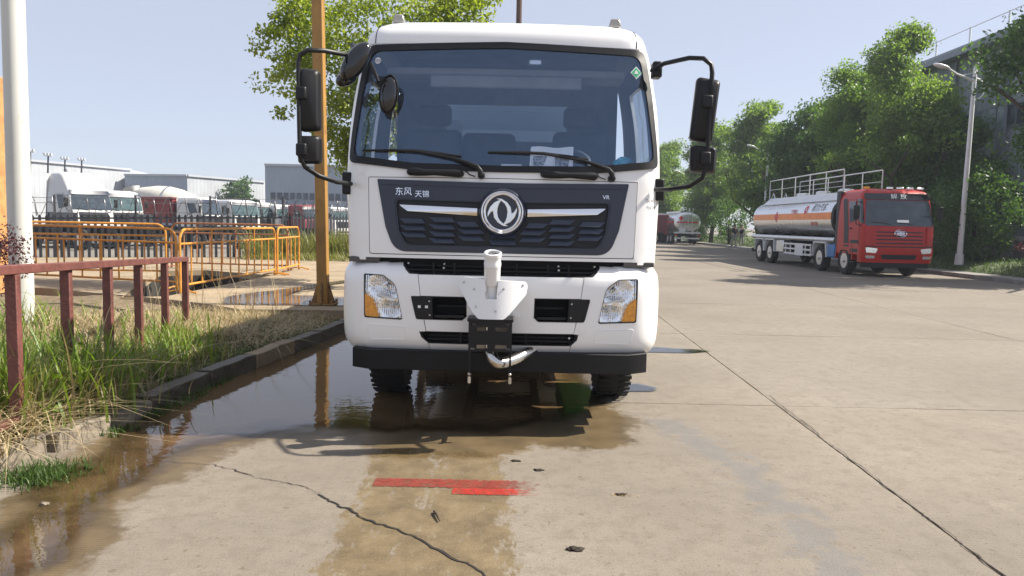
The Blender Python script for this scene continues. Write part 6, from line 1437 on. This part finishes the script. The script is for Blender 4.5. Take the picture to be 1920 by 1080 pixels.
for k in range(6): put('tank_saddle', MB().box((0, 3.2 + 1.7 * k, 1.2), (2.0, .1, .35)), 'beam', rt_)
st = MB()
for s in (-1, 1):
    for z in (.45, .8): st.bb(s * .95, s * 1.23, .82 if z > .5 else .7, 1.0, z, z + .05)
put('cab_steps', st, 'blackpl', rt_)
# ---------------------------------------------------------------- far tanker seen from behind and a dark red lorry
ft = thing('far_tanker', 'silver tanker with red stripe seen from behind down the road', 'tanker', (16.15, 70.5, 0))
f2 = MB()
def ring2(y, k=1.): return [(1.22 * k * math.copysign(abs(math.cos(q)) ** .8, math.cos(q)), y, 2.1 + .86 * k * math.copysign(abs(math.sin(q)) ** .8, math.sin(q))) for q in [2 * math.pi * j / 40 for j in range(40)]]
f2.loft([ring2(0, .6), ring2(-.0 + .05, .9), ring2(.12, 1), ring2(7.5, 1), ring2(7.6, .9)]); tk2 = put('tank', f2, 'tankalu', ft, smooth=30)
put('red_stripe', MB().bb(-1.0, 1.0, -.03, .02, 1.98, 2.1), 'redmark', tk2)
put('side_stripe', panel([(0.2, 1.98), (7.4, 1.98), (7.4, 2.1), (.2, 2.1)], [], lambda a, b, o: (-1.225, a, b), 0, 0, .5), 'redmark', tk2)
put('warning_diamond', MB().box((-.62, -.02, 2.42), (.33, .02, .33), Matrix.Rotation(R(45), 3, 'Y')), 'redmark', tk2)
put('walkway', MB().bb(-.6, .6, .4, 7, 2.93, 3.08), 'alu', tk2)
for x in (-.5, .25, .6): put('vent_post', MB().cyl((x, .5, 3.0), (x, .5, 3.35), .05, .05, 6), 'lampgrey', tk2)
ld = MB()
for x in (.05, .4): ld.tube([(x, -.08, 1.0), (x, -.08, 2.9)], .025, 5)
put('rear_ladder', ld, 'lampgrey', tk2)
put('rear_beam', MB().bb(-1.2, 1.2, -.1, .1, 1.0, 1.14), 'lampgrey', ft); put('rear_bumper', MB().bb(-1.15, 1.15, -.05, .1, .5, .62), 'lampgrey', ft); put('valve_box', MB().bb(-.75, -.2, -.12, .1, 1.05, 1.5), 'lampgrey', ft)
ch = MB()
for s in (-1, 1): ch.bb(s * .36, s * .44, .1, 9.6, .72, .98)
put('chassis', ch, 'beam', ft)
for s in (-1, 1):
    put('tail_lamp', MB().box((s * 1.05, -.12, .84), (.22, .05, .1)), 'redmark', ft)
    for y in (1.6, 3.0, 8.3): plain_wheel(ft, s * 1.05, y, s=s)
c2 = MB(); c2.bb(-1.2, 1.2, 7.9, 9.9, .7, 2.95); put('cab', c2, 'cabwhite', ft, bevel=.12)
dt = thing('dark_red_lorry', 'dark red lorry rear mostly hidden beside the white truck', 'truck', (13.95, 74, 0))
put('cargo_box', MB().bb(-1.2, 1.2, 0, 7, 1.0, 2.75), 'darkred', dt, bevel=.04); ch = MB()
for s in (-1, 1): ch.bb(s * .36, s * .44, .1, 9, .72, 1.0)
put('chassis', ch, 'beam', dt); put('cab', MB().bb(-1.2, 1.2, 7.3, 9.3, .7, 2.9), 'darkred', dt, bevel=.12)
for k in range(4): put('tailboard_rib', MB().bb(-1.1 + k * .7, -1.0 + k * .7, -.06, 0, 1.05, 2.7), 'darkred', dt)
for s in (-1, 1):
    for y in (1.2, 2.6, 8.0): plain_wheel(dt, s * 1.05, y, s=s)
    put('tail_lamp', MB().box((s * .95, -.04, .9), (.25, .06, .12)), 'redmark', dt)
# ---------------------------------------------------------------- two people walking on the far pavement
def skin(name, verts, edges, rad, mat, parent, sub=1):
    me = bpy.data.meshes.new(name); me.from_pydata(verts, edges, []); o = bpy.data.objects.new(name, me); COL.objects.link(o); o.parent = parent
    md = o.modifiers.new('skin', 'SKIN'); 
    for i, r in enumerate(rad): me.skin_vertices[0].data[i].radius = (r, r)
    me.skin_vertices[0].data[0].use_root = True; md.use_smooth_shade = True; s = o.modifiers.new('sub', 'SUBSURF'); s.levels = sub; s.render_levels = sub; me.materials.append(M[mat]); return o
def person(loc, rz, label, top, sleeves, legs, stride):
    t = thing('person', label, 'person', loc, rz)
    V = [(0, 0, .93), (0, 0, 1.12), (0, 0, 1.32), (0, .0, 1.46), (0, -.01, 1.55), (0, -.02, 1.66), (.09, 0, .90), (.10, -stride * .5, .50), (.10, -stride * .35, .08), (.10, -stride * .35 - .13, .04), (-.09, 0, .90), (-.10, stride * .45, .50), (-.10, stride * .75, .10), (-.10, stride * .75 - .12, .04), (.19, 0, 1.40), (.24, .03, 1.12), (.25, -.10, .88), (.25, -.15, .80), (-.19, 0, 1.40), (-.24, -.02, 1.12), (-.25, -.04, .88), (-.25, -.06, .80)]
    E = [(0, 1), (1, 2), (2, 3), (3, 4), (4, 5), (0, 6), (6, 7), (7, 8), (8, 9), (0, 10), (10, 11), (11, 12), (12, 13), (3, 14), (14, 15), (15, 16), (16, 17), (3, 18), (18, 19), (19, 20), (20, 21)]
    rad = [.14, .13, .15, .10, .055, .10, .085, .06, .045, .035, .085, .06, .045, .035, .06, .045, .035, .03, .06, .045, .035, .03]
    skin('body', V, E, rad, 'skin', t)
    skin('shirt', [V[0], V[1], V[2], V[3], V[14], V[15], V[18], V[19]], [(0, 1), (1, 2), (2, 3), (3, 4), (4, 5), (3, 6), (6, 7)], [.165, .155, .175, .12, .085, .07, .085, .07], sleeves, t)
    if top != sleeves: skin('vest', [V[0], V[1], V[2], (0, 0, 1.42)], [(0, 1), (1, 2), (2, 3)], [.18, .17, .195, .14], top, t)
    skin('trousers', [(0, 0, .95), V[6], V[7], V[8], V[10], V[11], V[12]], [(0, 1), (1, 2), (2, 3), (0, 4), (4, 5), (5, 6)], [.16, .105, .085, .07, .105, .085, .07], legs, t)
    h = MB(); rg = []
    for k in range(6):
        q = math.pi / 2 * k / 5.2; rg.append([(.108 * math.cos(q) * math.cos(a), .0 + .115 * math.cos(q) * math.sin(a), 1.665 + .115 * math.sin(q)) for a in [2 * math.pi * j / 14 for j in range(14)]])
    h.loft(rg); put('hair', h, 'hair', t, smooth=60)
    for x, i in ((.10, 9), (-.10, 13)): s_ = MB(); s_.box((x, V[i][1] + .06, .045), (.09, .26, .08)); put('shoe', s_, 'clothdark', t, bevel=.03)
    return t
person((18.05, 62, .15), R(8), 'person in a black jacket walking on the far pavement', 'clothdark', 'clothdark', 'clothgrey', .3)
person((18.8, 62.5, .15), R(-6), 'person in white sleeves and dark vest walking on the far pavement', 'clothdark', 'clothwhite', 'clothgrey', .24)
# ---------------------------------------------------------------- small litter on the concrete
def crumple(loc, s, seed, name, label, cat, mat):
    me = blob((0, 0, 0), s, seed, amp=.7); o = put(name, me, mat, label=label, cat=cat); o.location = loc; return o
crumple((.34, 3.62, .006), (.038, .022, .009), 5, 'dead_leaf', 'crumpled dark dead leaf lying on the dry concrete', 'leaf', 'litter')
tw_ = MB(); tw_.tube([(-.405, 4.06, .01), (-.385, 4.0, .014), (-.36, 3.92, .01)], [.006, .007, .003], 6); tw_.tube([(-.388, 4.01, .012), (-.41, 4.03, .012)], [.005, .002], 5); put('twig', tw_, 'litter', label='short dark twig on the damp stripe of concrete', cat='twig')
for k, (x, y, lab) in enumerate(((.2, 4.82, 'dark wet splash stain-like clod nearest the red paint'), (.05, 5.0, 'flat dark mud clod just in front of the truck shadow'), (.68, 4.4, 'grey grit patch beside the faded ochre mark'), (-2.55, 4.05, 'small brown stone beside the muddy puddle'))): crumple((x, y, .004), (.03 if k < 3 else .025, .02, .004 if k < 3 else .012), 20 + k, 'mud_clod' if k < 3 else 'pebble', lab, 'mud' if k < 3 else 'stone', 'litter' if k < 3 else 'stone')
# ---------------------------------------------------------------- hazy summer air round the whole place
hm = bpy.data.materials.new('haze_air'); hm.use_nodes = True; _N = hm.node_tree.nodes; _N.remove(_N['Principled BSDF'])
_v = _N.new('ShaderNodeVolumePrincipled'); _v.inputs['Color'].default_value = (.80, .88, 1, 1); _v.inputs['Density'].default_value = .0007; _v.inputs['Anisotropy'].default_value = .25
hm.node_tree.links.new(_v.outputs[0], _N['Material Output'].inputs['Volume'])
M['haze'] = hm
put('haze', MB().bb(-120, 60, -8, 175, -4, 16), 'haze', kind='stuff', label='thin pale summer haze filling the air over the yard', cat='haze', smooth=0)
